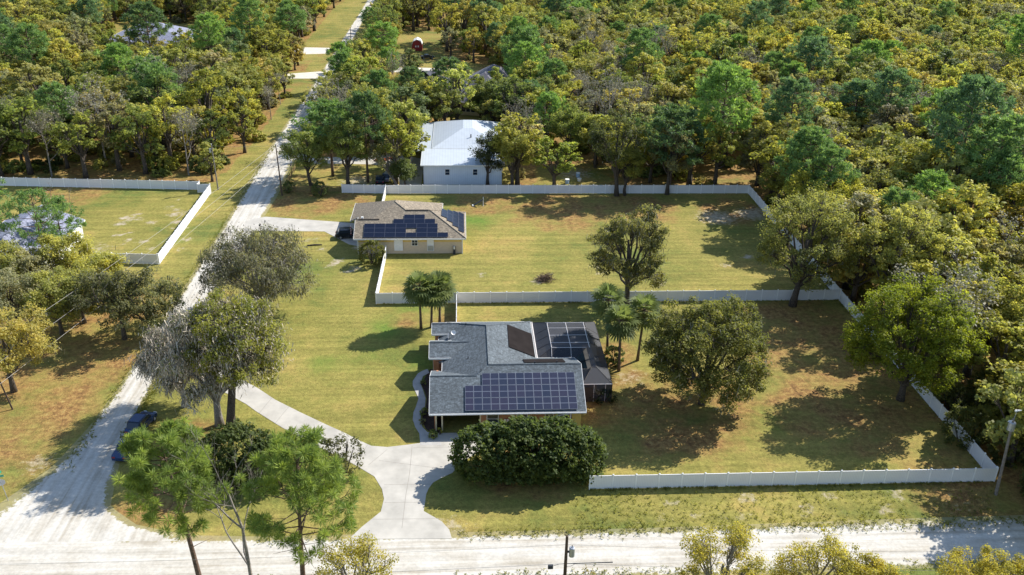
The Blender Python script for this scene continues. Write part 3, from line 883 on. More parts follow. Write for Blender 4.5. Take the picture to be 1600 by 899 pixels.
# pines the photo shows plainly (pixel of the foot, pixel row of the top, label)
PINES = [(1117, 285, 112, 'tall bright green pine with a long bare trunk right of centre behind the back fence'),
         (820, 155, 48, 'tall pine with dense green crown behind the slate roofed house'),
         (1530, 365, 190, 'large pine with leaning trunk in the right hand wood'),
         (1480, 335, 130, 'big blue green pine right of the fence corner wood'),
         (1255, 175, 65, 'broad blue green pine deep in the right wood'),
         (1335, 160, 78, 'slim blue green pine beside the broad one in the right wood'),
         (1325, 235, 130, 'low blue green pine beyond the back fence corner'),
         (1590, 320, 175, 'blue green pine cut by the right picture edge'),
         (600, 118, 38, 'bright green pine right of the side road beyond the crossing drives'),
         (240, 110, 8, 'dark green flat topped pine in front of the grey roofed house'),
         (245, 190, 95, 'mid green pine in the wood left of the side road'),
         (65, 120, 58, 'bright green round pine at the upper left'),
         (335, 175, 110, 'light green pine left of the side road verge'),
         (905, 75, 5, 'green pine at the top of the photo right of centre'),
         (770, 60, 5, 'thin green pine at the top centre beside the far roof'),
         (1060, 60, -5, 'green pine at the top edge right of centre'),
         (1500, 330, 240, 'young green pine in front of the leaning pine'),
         (460, 90, 12, 'green pine beside the left verge near the top'),
         (575, 285, 150, 'slender dark pine in the yard left of the metal building'),
         (520, 275, 165, 'tall straight pine behind the wooden rail fence'),
         (705, 190, 95, 'dark pine in front of the slate roofed house'),
         (645, 175, 108, 'small dark crowned pine left of the slate roofed house'),
         (1045, 300, 175, 'tall dark pine just over the back fence')]
for k, (a, b, top, lab) in enumerate(PINES):
    x, y = P(a, b)
    h = height_at(x, y, top)
    c, t, H, Rd = pine_protos[k % 3]
    s = h / H
    tone = PINEB if 'bright' in lab or 'light' in lab else ((0.14, 0.22, 0.11) if 'blue' in lab else ((0.12, 0.18, 0.075) if 'dark' in lab else PINE))
    wx = min(1.35, max(.8, 1.0 / s * (0.95 if 'slim' in lab or 'slender' in lab or 'thin' in lab else 1.25)))
    o = plant('pine_tree', lab, 'pine tree', (x, y), [('crown', c, None), ('trunk', t, None)], tone, rng.random() * 6.28, (s * wx, s * wx, s), 'pines in the woods')
    try_add(x, y, 3); n_pine += 1
    cand = [q for q in cand if (q[0] - x) ** 2 + (q[1] - y) ** 2 > 12]
labels_used = {}
def uniq(lab):
    return lab
for (x, y) in cand:
    r = rng.random()
    tone, c0, _ = area_color(x, y)
    cc = tuple(np.array(c0) * (0.82 + .36 * rng.random()) * np.array([1 + rng.normal(0, .04), 1, 1 + rng.normal(0, .08)]))
    edge = in_edge(x, y)
    s = (0.85 + .4 * rng.random()) * (0.72 if edge else 1.0)
    gx_, gy_ = PIX(x, y, 0)
    if (590 < gx_ < 770 and 90 < gy_ < 200) or (150 < gx_ < 335 and 40 < gy_ < 150): s *= .72
    kind = 'bare' if r < .07 else ('pine' if r < .14 else 'oak')
    rz = rng.random() * 6.28
    sx = s * (1.05 + .25 * rng.random())
    if kind == 'bare' and n_bare < 45:
        c, t, H, Rd = bare_protos[n_bare % 2]; n_bare += 1
        w = ('tall' if s > 1.05 else 'mid sized') 
        plant('bare_tree', uniq('%s leafless grey tree %s' % (w, place_words(x, y))), 'tree', (x, y), [('crown', c, GREY), ('trunk', t, None)], GREY, rz, (sx, sx, s), 'leafless trees in the woods')
    elif kind == 'pine' and n_pine < 110:
        c, t, H, Rd = pine_protos[int(rng.integers(0, 3))]; n_pine += 1
        tn = [('light green', PINEB), ('green', PINE), ('blue green', (0.14, 0.22, 0.11))][int(rng.integers(0, 3))]
        s2 = s * .78
        plant('pine_tree', uniq('%s %s pine %s' % ('tall' if s > 1.05 else 'mid sized', tn[0], place_words(x, y))), 'pine tree', (x, y), [('crown', c, None), ('trunk', t, None)], tn[1], rz, (s2 * 1.05, s2 * 1.05, s2), 'pines in the woods')
    elif kind == 'oak' and n_oak < 300:
        c, t, H, Rd = oak_protos[int(rng.integers(0, 8))]; n_oak += 1
        plant('oak_tree', uniq('%s %s oak %s' % ('tall' if s > 1.08 else ('mid sized' if s > .92 else 'low'), tone, place_words(x, y))), 'tree', (x, y), [('crown', c, None), ('trunk', t, None)], cc, rz, (sx, sx, s), 'evergreen oaks in the woods')
    else:
        far_pts.append((x, y, rz, sx, s, cc, int(rng.integers(0, 8)) if kind == 'oak' else 8 + int(rng.integers(0, 3)) if kind == 'pine' else 6))
    if rng.random() < .55:
        for q in range(2):
            bx, by = x + rng.normal(0, 3), y + rng.normal(0, 3)
            if blocked(bx, by) or not any(inpoly(np.array([bx]), np.array([by]), w)[0] for w in WOOD): continue
            bush_pts.append((bx, by, rng.random() * 6, .7 + .5 * rng.random(), .6 + .6 * rng.random(), tuple(np.array(cc) * .9), int(rng.integers(0, 2))))
print('oaks', n_oak, 'pines', n_pine, 'bare', n_bare, 'far', len(far_pts), 'bushes', len(bush_pts), 'labels', len(labels_used))

def scatter(name, label, cat, pts, protos):
    """one object of mass vegetation: geometry nodes put the tree meshes on points"""
    me = bpy.data.meshes.new(name)
    me.vertices.add(len(pts))
    me.vertices.foreach_set('co', np.array([(p[0], p[1], 0) for p in pts], dtype=np.float32).ravel())
    def at(n, t, d):
        a = me.attributes.new(n, t, 'POINT')
        a.data.foreach_set('color' if t == 'FLOAT_COLOR' else ('vector' if t == 'FLOAT_VECTOR' else 'value'), np.asarray(d).ravel())
    at('rz', 'FLOAT_VECTOR', np.array([(0, 0, p[2]) for p in pts], dtype=np.float32))
    at('sc', 'FLOAT_VECTOR', np.array([(p[3], p[3], p[4]) for p in pts], dtype=np.float32))
    at('leafcol', 'FLOAT_COLOR', np.array([(*p[5], 1) for p in pts], dtype=np.float32))
    at('idx', 'INT', np.array([p[6] for p in pts], dtype=np.int32))
    o = link(bpy.data.objects.new(name, me))
    o.color = (0, 0, 0, 1)
    ng = bpy.data.node_groups.new(name + '_nodes', 'GeometryNodeTree')
    ng.interface.new_socket('Geometry', in_out='INPUT', socket_type='NodeSocketGeometry')
    ng.interface.new_socket('Geometry', in_out='OUTPUT', socket_type='NodeSocketGeometry')
    gi, go = ng.nodes.new('NodeGroupInput'), ng.nodes.new('NodeGroupOutput')
    def named(n, t):
        a = ng.nodes.new('GeometryNodeInputNamedAttribute'); a.data_type = t; a.inputs[0].default_value = n
        return [s for s in a.outputs if s.enabled and s.name == 'Attribute'][0]
    join = ng.nodes.new('GeometryNodeJoinGeometry')
    for i, ms in enumerate(protos):
        if not any(p[6] == i for p in pts): continue
        g = ng.nodes.new('GeometryNodeInstanceOnPoints')
        cmp_ = ng.nodes.new('FunctionNodeCompare'); cmp_.data_type = 'INT'; cmp_.operation = 'EQUAL'
        ng.links.new(named('idx', 'INT'), cmp_.inputs[2]); cmp_.inputs[3].default_value = i
        ng.links.new(cmp_.outputs[0], g.inputs['Selection'])
        ng.links.new(gi.outputs[0], g.inputs['Points'])
        # leaf and trunk meshes joined into one tree mesh
        bm = bmesh.new()
        tm = bpy.data.meshes.new(name + '_tree')
        mats = []
        lay_done = False
        for m_ in ms:
            n0 = len(bm.faces)
            bm.from_mesh(m_)
            bm.faces.ensure_lookup_table()
            mats.append(m_.materials[0])
            for f in bm.faces[n0:]: f.material_index = len(mats) - 1
        bm.to_mesh(tm); bm.free()
        for m_ in mats: tm.materials.append(m_)
        src = bpy.data.objects.new(name + '_source', tm)
        oi = ng.nodes.new('GeometryNodeObjectInfo'); oi.inputs['Object'].default_value = src; oi.inputs['As Instance'].default_value = True
        ng.links.new(oi.outputs['Geometry'], g.inputs['Instance'])
        ng.links.new(named('rz', 'FLOAT_VECTOR'), g.inputs['Rotation'])
        ng.links.new(named('sc', 'FLOAT_VECTOR'), g.inputs['Scale'])
        ng.links.new(g.outputs[0], join.inputs[0])
    ng.links.new(join.outputs[0], go.inputs[0])
    md = o.modifiers.new('scatter', 'NODES'); md.node_group = ng
    return tag(o, label, cat, kind='stuff')
allp = [(c, t) for c, t, _, _ in oak_protos] + [(c, t) for c, t, _, _ in pine_protos]
scatter('far_woods', 'mass of yellow green and olive treetops of the distant woods', 'woods', far_pts, allp)
scatter('undergrowth', 'low bushes growing under the trees of the woods', 'undergrowth', bush_pts, bush_protos)
# ------------------------------------------------------------------ fences
def fence(label, pts, h=1.83, pan=2.44, group='white vinyl fences'):
    x0, y0 = pts[0]
    root = thing('vinyl_fence', label, 'fence', (x0, y0, 0), 0, group)
    pts = [(a - x0, b - y0) for a, b in pts]
    first = True
    for (ax, ay), (bx, by) in zip(pts[:-1], pts[1:]):
        L = math.hypot(bx - ax, by - ay)
        n = max(1, round(L / pan)); w = L / n
        ang = math.atan2(by - ay, bx - ax)
        mb = MB()
        mb.box(.07, w - .07, -.020, .020, .14, h - .16)
        mb.box(.064, w - .064, -.038, .038, .05, .17)
        mb.box(.064, w - .064, -.038, .038, h - .19, h - .07)
        pm = mb.mesh('panel', M['vinyl'])
        mb = MB()
        mb.box(-.064, .064, -.064, .064, 0, h + .02)
        mb.box(-.078, .078, -.078, .078, h + .02, h + .045)
        mb.add([(-.07, -.07, h + .045), (.07, -.07, h + .045), (.07, .07, h + .045), (-.07, .07, h + .045), (0, 0, h + .10)], [(0, 1, 4), (1, 2, 4), (2, 3, 4), (3, 0, 4)])
        po = mb.mesh('post', M['vinyl_post'])
        for i in range(n + 1):
            t = i / n
            if i < n:
                o = link(bpy.data.objects.new('panel', pm), root)
                o.location = (ax + (bx - ax) * t, ay + (by - ay) * t, 0); o.rotation_euler.z = ang + rng.normal(0, .002)
            if i > 0 or first:
                o = link(bpy.data.objects.new('post', po), root)
                o.location = (ax + (bx - ax) * t, ay + (by - ay) * t, 0); o.rotation_euler.z = ang
        first = False
    return root
fence('white vinyl privacy fence along the front road, right of the round hedge', [(13.2, 75.5), (57.3, 75.5)])
fence('white vinyl fence closing the right side of the front lot', [(57.3, 75.65), (57.3, 119.4)])
fence('white vinyl fence between the front house lot and the tan roofed house lot', [(-12.8, 119.6), (57.3, 119.6)])
fence('short white vinyl fence from the grey roofed house back to the middle fence', [(-0.9, 108.9), (-0.9, 119.45)])
fence('white vinyl fence on the left of the back yard, by the round shrub', [(-12.8, 119.75), (-12.6, 137.2)])
fence('long white vinyl fence at the back, in front of the metal building', [(-23.5, 168.4), (-14.9, 167.9), (57.4, 167.7)])
fence('white vinyl fence on the right side of the back yard, under big oaks', [(57.35, 119.75), (57.4, 167.55)])
fence('short white vinyl fence behind the tan roofed house, square to the long one', [(-14.9, 156.0), (-14.9, 167.75)])
fence('white vinyl fence at the far side of the left lot, under the dark wood', [(-112, 174.2), (-51.4, 170.2), (-51.4, 168.6), (-48.95, 168.6)])
fence('white vinyl fence of the left lot running along the side road', [(-48.9, 168.45), (-48.7, 134.5)])
fence('white vinyl fence at the near end of the left lot, behind the oaks', [(-48.85, 134.4), (-63.5, 135.6)])
rt_ = thing('rail_fence', 'brown wooden rail fence beside the white back fence, under the trees', 'fence', (-35.5, 168.7, 0))
for i in range(5):
    MB().box(i * 2.9 - .06, i * 2.9 + .06, -.06, .06, 0, 1.35).build('post', M['brown_wood'], rt_)
for k in range(4):
    MB().box(0, 11.6, -.09, -.06, .25 + .3 * k, .40 + .3 * k).build('rail', M['brown_wood'], rt_)
rt_ = thing('rail_fence', 'weathered wooden rail fence running back beside the side road', 'fence', (-34.9, 169.5, 0))
for i in range(6):
    MB().box(-.06, .06, i * 2.9 - .06, i * 2.9 + .06, 0, 1.35).build('post', M['brown_wood'], rt_)
for k in range(3):
    MB().box(-.09, -.06, 0, 14.5, .3 + .38 * k, .45 + .38 * k).build('rail', M['brown_wood'], rt_)

# ------------------------------------------------------------------ houses
def roof(name, polys, mat, parent, t=0.16, fascia='white'):
    bm = bmesh.new()
    for p in polys:
        vs = [bm.verts.new(q) for q in p]
        f = bm.faces.new(vs)
    bmesh.ops.remove_doubles(bm, verts=bm.verts, dist=.02)
    for f in bm.faces:
        f.normal_update()
        if f.normal.z < 0: f.normal_flip()
    top = [(v.co.copy()) for v in bm.verts]
    edges = [(e.verts[0].co.copy(), e.verts[1].co.copy()) for e in bm.edges if len(e.link_faces) == 1]
    r = bmesh.ops.extrude_face_region(bm, geom=bm.faces[:])
    nv = [g for g in r['geom'] if isinstance(g, bmesh.types.BMVert)]
    bmesh.ops.translate(bm, verts=nv, vec=(0, 0, .0))
    olds = [v for v in bm.verts if v not in nv]
    bmesh.ops.translate(bm, verts=olds, vec=(0, 0, -t))
    bmesh.ops.recalc_face_normals(bm, faces=bm.faces)
    me = bpy.data.meshes.new(name); bm.to_mesh(me); bm.free()
    me.materials.append(mat)
    o = link(bpy.data.objects.new(name, me), parent)
    mb = MB()
    cx = sum(v.x for v in top) / len(top); cy = sum(v.y for v in top) / len(top)
    for a, b in edges:
        d = (b - a); d2 = Vector((d.x, d.y, 0))
        if d2.length < .2: continue
        n = Vector((d2.y, -d2.x, 0)).normalized()
        if n.dot(Vector(((a.x + b.x) / 2 - cx, (a.y + b.y) / 2 - cy, 0))) < 0: n = -n
        q = [a, b]
        vs = []
        for z0 in (-t - .05, .015):
            for k in (0.004, .05):
                vs += [a + n * k + Vector((0, 0, z0)), b + n * k + Vector((0, 0, z0))]
        mb.add(vs, [(0, 1, 3, 2), (4, 6, 7, 5), (0, 4, 5, 1), (2, 3, 7, 6), (0, 2, 6, 4), (1, 5, 7, 3)])
    mb.build('fascia', M[fascia], o)
    return o

def ridge_cap(parent, segs, mat, r=.09):
    mb = MB()
    for a, b in segs:
        mb.tube([Vector(a) + Vector((0, 0, .01)), Vector(b) + Vector((0, 0, .01))], r, 4)
    return mb.build('ridge_cap', mat, parent)

def window(parent, x, y, z, w, h, axis='y', sgn=-1, grid=(1, 2), frame='white', name='window', pane='glass'):
    """window on a wall facing -y (axis y) or -x / +x"""
    mb = MB(); f = .07
    def bx(mb, a0, a1, z0, z1, d0, d1):
        if axis == 'y': mb.box(x + a0, x + a1, min(y + sgn * d0, y + sgn * d1), max(y + sgn * d0, y + sgn * d1), z + z0, z + z1)
        else: mb.box(min(x + sgn * d0, x + sgn * d1), max(x + sgn * d0, x + sgn * d1), y + a0, y + a1, z + z0, z + z1)
    bx(mb, -w / 2 - f, w / 2 + f, -f, 0, 0, .06); bx(mb, -w / 2 - f, w / 2 + f, h, h + f, 0, .06)
    bx(mb, -w / 2 - f, -w / 2, 0, h, 0, .06); bx(mb, w / 2, w / 2 + f, 0, h, 0, .06)
    for i in range(1, grid[0]): bx(mb, -w / 2 + w * i / grid[0] - .02, -w / 2 + w * i / grid[0] + .02, 0, h, .012, .045)
    for j in range(1, grid[1]): bx(mb, -w / 2, w / 2, h * j / grid[1] - .025, h * j / grid[1] + .025, .012, .05)
    o = mb.build(name, M[frame], parent)
    mb = MB(); bx(mb, -w / 2, w / 2, 0, h, .004, .018)
    mb.build('pane', M[pane], o)
    return o

def pv_mesh(name, w, l, cells, frame, fr=.03, th=.04):
    me = bpy.data.meshes.new(name)
    bm = bmesh.new(); uvl = bm.loops.layers.uv.new('UVMap')
    def q(co, mi, uv=None):
        f = bm.faces.new([bm.verts.new(c) for c in co]); f.material_index = mi
        for lp, u in zip(f.loops, uv or [(0, 0)] * 4): lp[uvl].uv = u
    q([(fr, fr, th), (w - fr, fr, th), (w - fr, l - fr, th), (fr, l - fr, th)], 0, [(0, 0), (1, 0), (1, 1), (0, 1)])
    t2 = th + .004
    for a in [((0, 0), (w, 0), (w, fr), (0, fr)), ((0, l - fr), (w, l - fr), (w, l), (0, l)), ((0, fr), (fr, fr), (fr, l - fr), (0, l - fr)), ((w - fr, fr), (w, fr), (w, l - fr), (w - fr, l - fr))]:
        q([(*p, t2) for p in a], 1)
    for a, b in (((0, 0), (w, 0)), ((w, 0), (w, l)), ((w, l), (0, l)), ((0, l), (0, 0))):
        q([(*a, 0), (*b, 0), (*b, t2), (*a, t2)], 1)
    bm.to_mesh(me); bm.free()
    me.materials.append(cells); me.materials.append(frame)
    return me
def place_panels(parent, me, spots, origin, ux, uy):
    """spots: (a, b) steps along ux (across) and uy (up the slope) from origin"""
    ux, uy = Vector(ux).normalized(), Vector(uy).normalized()
    n = ux.cross(uy)
    for a, b in spots:
        o = link(bpy.data.objects.new('solar_panel', me), parent)
        p = Vector(origin) + ux * a + uy * b + n * .10
        o.matrix_local = Matrix.Translation(p) @ Matrix((ux, uy, n)).transposed().to_4x4()

SL = .445; SLN = math.hypot(1, SL)
# --- front house, grey shingles
H1 = thing('grey_roof_house', 'grey shingled house with blue solar panels and terracotta walls beside the driveway', 'house', (0, 0, 0))
R1 = 2.7 + 6.2 * SL
g = lambda x, y, z: (x, y, z)
zg = 4.82
polys = [
    [g(-3.9, 86.1, 2.7), g(14.1, 86.1, 2.7), g(14.1, 92.3, R1), g(3.0, 92.3, R1), g(1.56, 90.86, zg), g(-3.9, 90.86, zg)],
    [g(-3.9, 90.86, zg), g(1.56, 90.86, zg), g(-2.6, 95.02, 2.967), g(-3.2, 95.62, 2.7), g(-3.9, 95.62, 2.7)],
    [g(1.56, 90.86, zg), g(3, 92.3, R1), g(3, 102.2, R1), g(-3.2, 108.4, 2.7), g(-3.2, 97.6, 2.7), g(-2.6, 97.6, 2.967), g(-2.6, 95.02, 2.967)],
    [g(-3.2, 108.4, 2.7), g(3, 102.2, R1), g(9.2, 108.4, 2.7)],
    [g(3, 92.3, R1), g(9.2, 98.5, 2.7), g(9.2, 108.4, 2.7), g(3, 102.2, R1)],
    [g(3, 92.3, R1), g(14.1, 92.3, R1), g(14.1, 98.5, 2.7), g(9.2, 98.5, 2.7)]]
rf = roof('roof', polys, M['shingle_grey'], H1)
ridge_cap(rf, [((-3.9, 90.86, zg), (1.56, 90.86, zg)), ((3, 92.3, R1), (14.1, 92.3, R1)), ((3, 92.3, R1), (3, 102.2, R1)), ((3, 102.2, R1), (-3.2, 108.4, 2.7)), ((3, 102.2, R1), (9.2, 108.4, 2.7))], M['shingle_grey'])
# entry gable and rear window gable (they reach back into the west slope)
def side_gable(x0, x1, yc, hw, zr, ze):
    r = roof('gable_roof', [[g(x0, yc - hw, ze), g(x1, yc - hw, ze), g(x1, yc, zr), g(x0, yc, zr)], [g(x0, yc, zr), g(x1, yc, zr), g(x1, yc + hw, ze), g(x0, yc + hw, ze)]], M['shingle_grey'], H1)
    ridge_cap(r, [((x0, yc, zr), (x1, yc, zr))], M['shingle_grey'])
    mb = MB(); mb.add([(x0 + .45, yc - hw + .35, 0), (x0 + .45, yc + hw - .35, 0), (x0 + .45, yc + hw - .35, ze - .02), (x0 + .45, yc, zr - .22), (x0 + .45, yc - hw + .35, ze - .02)], [(0, 4, 3, 2, 1)])
    return r
side_gable(-4.25, .9, 99.7, 2.25, 4.45, 3.45)
side_gable(-4.1, -.4, 105.7, 1.6, 3.95, 3.23)
w = MB(); w.prism([(2.0, 86.65), (13.5, 86.65), (13.5, 98.0), (8.7, 98.0), (8.7, 107.9), (-2.7, 107.9), (-2.7, 97.7), (-2.0, 97.7), (-2.0, 95.1), (-3.4, 95.1), (-3.4, 91.9), (2.0, 91.9)], 0, 2.62)
w.build('wall', M['wood_wall'], H1)
w = MB()
for y0, y1, yc, zr, ze, x0 in ((97.8, 101.6, 99.7, 4.2, 3.3, -3.75), (104.4, 107.0, 105.7, 3.75, 3.1, -3.65)):
    w.add([(x, y, z) for x in (x0, -2.6) for y, z in ((y0, 0), (y1, 0), (y1, ze), (yc, zr), (y0, ze))], [(0, 4, 3, 2, 1), (5, 6, 7, 8, 9), (0, 5, 9, 4), (1, 2, 7, 6)])
w.build('gable_wall', M['wood_wall'], H1)
# gable ends of garage and right wing
w = MB(); w.add([(x, y, z) for x in (-3.42, -3.3) for y, z in ((86.9, 2.6), (95.1, 2.6), (90.86, zg - .22))], [(0, 2, 1), (3, 4, 5), (0, 3, 5, 2), (1, 2, 5, 4)])
w.add([(x, y, z) for x in (13.38, 13.52) for y, z in ((86.9, 2.6), (97.7, 2.6), (92.3, R1 - .22))], [(0, 2, 1), (3, 4, 5), (0, 3, 5, 2), (1, 2, 5, 4)])
w.build('gable_end', M['wood_wall'], H1)
# open garage: posts, back doors in shade, ceiling
for x, wd in ((-3.25, .16), (-2.55, .16), (1.86, .14)):
    MB().box(x, x + wd, 86.65, 86.95, 0, 2.62).build('garage_post', M['cream'], H1)
MB().box(-3.38, -3.26, 86.96, 91.8, 0, 2.6).build('garage_side_wall', M['wood_wall'], H1)
MB().box(-3.4, 2.0, 86.55, 86.64, 2.35, 2.66).build('garage_beam', M['cream'], H1)
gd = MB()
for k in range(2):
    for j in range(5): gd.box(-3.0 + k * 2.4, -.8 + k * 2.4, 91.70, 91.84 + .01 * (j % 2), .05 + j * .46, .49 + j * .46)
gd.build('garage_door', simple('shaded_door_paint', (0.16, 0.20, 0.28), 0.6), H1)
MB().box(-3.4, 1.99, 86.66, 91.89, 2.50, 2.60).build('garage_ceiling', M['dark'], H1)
window(H1, 3.35, 86.64, .9, 1.25, 1.35)
window(H1, 6.75, 86.64, .9, 1.15, 1.35)
window(H1, 9.9, 86.64, .9, .85, 1.35)
window(H1, 5.1, 86.64, 1.0, .9, .55, grid=(3, 1), pane='white', frame='red_wood')
MB().box(12.55, 13.56, 86.4, 86.63, 0, 2.55).build('corner_wall', M['yellow_wall'], H1)
MB().box(10.9, 12.2, 86.60, 86.645, 0, 2.2).build('side_door', M['dark'], H1)
MB().tube([(10.55, 86.35, .1), (10.55, 86.35, 2.05), (10.9, 86.2, 2.2), (13.2, 86.05, 2.62)], .05, 5).build('downspout', M['white'], H1)
MB().tube([(12.3, 86.3, .1), (12.35, 86.3, 2.4)], .08, 5).build('white_post', M['white'], H1)
# entry
MB().box(-2.12, -2.01, 95.5, 96.7, 0, 2.1).build('front_door', M['dark'], H1)
for y in (95.2, 97.3): MB().box(-3.3, -3.05, y, y + .25, 0, 2.9).build('entry_post', M['wood_wall'], H1)
window(H1, -3.66, 105.7, 1.0, 1.4, 1.2, axis='x', grid=(2, 2))
window(H1, -3.76, 99.7, 1.0, 1.6, 1.3, axis='x', grid=(2, 2))
window(H1, -3.43, 93.4, 1.0, 1.4, 1.2, axis='x', grid=(2, 2))
# chimney like panel, vents and the small dish on the west slope
MB().box(-1.95, -1.9, 101.9, 103.2, 3.3, 3.9).build('vent_panel', M['steel'], H1)
for x, y in ((0.4, 104.6), (0.6, 95.6), (8.6, 92.9), (11.3, 93.2), (2.1, 91.5)):
    z = 2.7 + min(x + 3.2, 99) * SL if x < 3 and y > 92 else (R1 - abs(y - 92.3) * SL)
    MB().tube([(x, y, z - .1), (x, y, z + .32)], .06, 6).build('vent_pipe', M['dark'], H1)
t = bmesh.new(); bmesh.ops.create_uvsphere(t, u_segments=14, v_segments=8, radius=.36)
bmesh.ops.delete(t, geom=[v for v in t.verts if v.co.z > -.12], context='VERTS'); bmesh.ops.scale(t, vec=(1, 1, .8), verts=t.verts)
dm = bpy.data.meshes.new('satellite_dish'); t.to_mesh(dm); t.free(); dm.materials.append(M['white'])
sd = link(bpy.data.objects.new('satellite_dish', dm), H1); sd.location = (-1.2, 102.9, 4.15); sd.rotation_euler = (R_(55), 0, R_(20))
MB().tube([(-1.2, 102.8, 3.5), (-1.2, 102.9, 3.9)], .03, 5).build('dish_mast', M['steel'], H1)
# solar modules of the south slope
pm = pv_mesh('solar_panel', .975, 1.70, M['pv'], M['pv_frame'])
sp_ = []
for r in range(3):
    for c_ in range(13):
        if r == 2 and c_ < 2: continue
        sp_.append((c_ * .997, r * 1.735))
place_panels(H1, pm, sp_, (.2, 86.38, 2.7 + .28 * SL), (1, 0, 0), (0, 1, SL))
# black pool collector on the east slope, second one on the north slope
def slab(name, parent, pts, n, t, mat):
    n = Vector(n).normalized(); a = [Vector(p) + n * .05 for p in pts]; b = [p + n * t for p in a]
    k = len(pts)
    return MB().add(a + b, [tuple(range(k - 1, -1, -1)), tuple(range(k, 2 * k))] + [(i, (i + 1) % k, k + (i + 1) % k, k + i) for i in range(k)]).build(name, mat, parent)
ez = lambda x: 2.7 + (9.2 - x) * SL
slab('pool_collector', H1, [(5.75, 98.6, ez(5.75)), (9.1, 98.6, ez(9.1)), (9.1, 104.7, ez(9.1)), (5.85, 104.7, ez(5.85))], (SL, 0, 1), .05, M['pool_mat'])
nz = lambda y: R1 - (y - 92.3) * SL
slab('pool_collector', H1, [(7.4, 93.4, nz(93.4)), (12.4, 93.4, nz(93.4)), (12.4, 96.6, nz(96.6)), (7.4, 96.6, nz(96.6))], (0, SL, 1), .05, M['pool_mat'])
MB().tube([(-3.9, 86.02, 2.62), (14.1, 86.02, 2.62)], .06, 6).build('gutter', M['white'], H1)

# --- screen enclosure over the pool
CG = thing('pool_screen_enclosure', 'dark screened pool enclosure with pale aluminium beams behind the grey roofed house', 'pool enclosure', (0, 0, 0))
A = dict(zw=2.5, zt=3.55)
out = [(9.45, 98.65), (14.45, 98.65), (14.45, 92.4), (18.1, 92.4), (18.1, 108.5), (9.45, 108.5)]
inn = [(11.3, 99.6), (15.8, 99.6), (15.8, 94.6), (16.4, 94.6), (16.4, 106.4), (11.3, 106.4)]
sb = MB()
for i in range(2, 5):
    (x0, y0), (x1, y1) = out[i], out[i + 1]
    sb.add([(x0, y0, 0), (x1, y1, 0), (x1, y1, 2.5), (x0, y0, 2.5)], [(0, 1, 2, 3)])
sb.build('screen_wall', M['screen'], CG)
sb = MB()
n = len(out)
for i in range(n):
    j = (i + 1) % n
    if i == 1: continue
    sb.add([(*out[i], 2.5), (*out[j], 2.5), (*inn[j], 3.55), (*inn[i], 3.55)], [(0, 1, 2, 3)])
sb.add([(*p, 3.55) for p in inn], [tuple(range(n))])
so = sb.build('screen_roof', M['screen'], CG)
fm = MB(); fd = MB()
def beam(mb, a, b, r=.045): MB().tube([a, b], r, 4).build('beam', M['aluminium'] if mb is fm else M['bronze'], CG)
for i in range(n):
    j = (i + 1) % n
    beam(fd, (*out[i], 2.5), (*out[j], 2.5)); beam(fm if i in (0, 5, 4) else fd, (*inn[i], 3.55), (*inn[j], 3.55), .04)
    beam(fd, (*out[i], 2.5), (*inn[i], 3.55), .035)
for x in (11.3, 13.8, 16.2):
    beam(fm, (x, 99.6, 3.56), (x, 106.4, 3.56), .05); beam(fm, (x, 106.4, 3.56), (x, 108.5, 2.51), .035)
    beam(fd, (x, 108.5, 0), (x, 108.5, 2.5), .035); beam(fm, (x, 99.6, 3.56), (x, 98.65, 2.51), .035)
for y in (100.9, 102.9, 104.9):
    beam(fm, (11.3, y, 3.56), (16.4, y, 3.56), .04); beam(fd, (9.45, y, 2.51), (11.3, y, 3.56), .03); beam(fd, (16.4, y, 3.56), (18.1, y, 2.51), .03); beam(fd, (18.1, y, 0), (18.1, y, 2.5), .035)
for y in (92.4, 94.8, 97.0, 98.65): beam(fd, (18.1, y, 0), (18.1, y, 2.5), .04)
for x in (14.5, 15.9, 17.3, 18.1): beam(fm if x < 18 else fd, (x, 92.38, 0), (x, 92.38, 2.5), .04)
beam(fm, (14.45, 92.37, 2.5), (18.1, 92.37, 2.5), .055); beam(fd, (14.45, 92.37, .9), (18.1, 92.37, .9), .03)
beam(fm, (9.42, 98.65, 2.55), (9.42, 108.5, 2.55), .09)
MB().box(14.6, 15.8, 92.30, 92.34, .05, 2.1).build('screen_door', M['bronze'], CG)
t_ = thing('patio_lounger', 'pale patio lounger under the screened pool enclosure corner', 'lounger', (16.6, 94.2, .05), .4)
MB().box(-.35, .35, -.9, .5, .25, .33).build('seat', M['cream'], t_)
MB().add([(-.35, .5, .25), (.35, .5, .25), (.35, 1.1, .8), (-.35, 1.1, .8), (-.35, .5, .33), (.35, .5, .33), (.35, 1.05, .86), (-.35, 1.05, .86)], [(0, 3, 2, 1), (4, 5, 6, 7), (0, 1, 5, 4), (1, 2, 6, 5), (2, 3, 7, 6), (3, 0, 4, 7)]).build('backrest', M['cream'], t_)
for x, y in ((-.3, -.8), (.3, -.8), (-.3, .4), (.3, .4)): MB().box(x - .03, x + .03, y - .03, y + .03, 0, .25).build('leg', M['white'], t_)

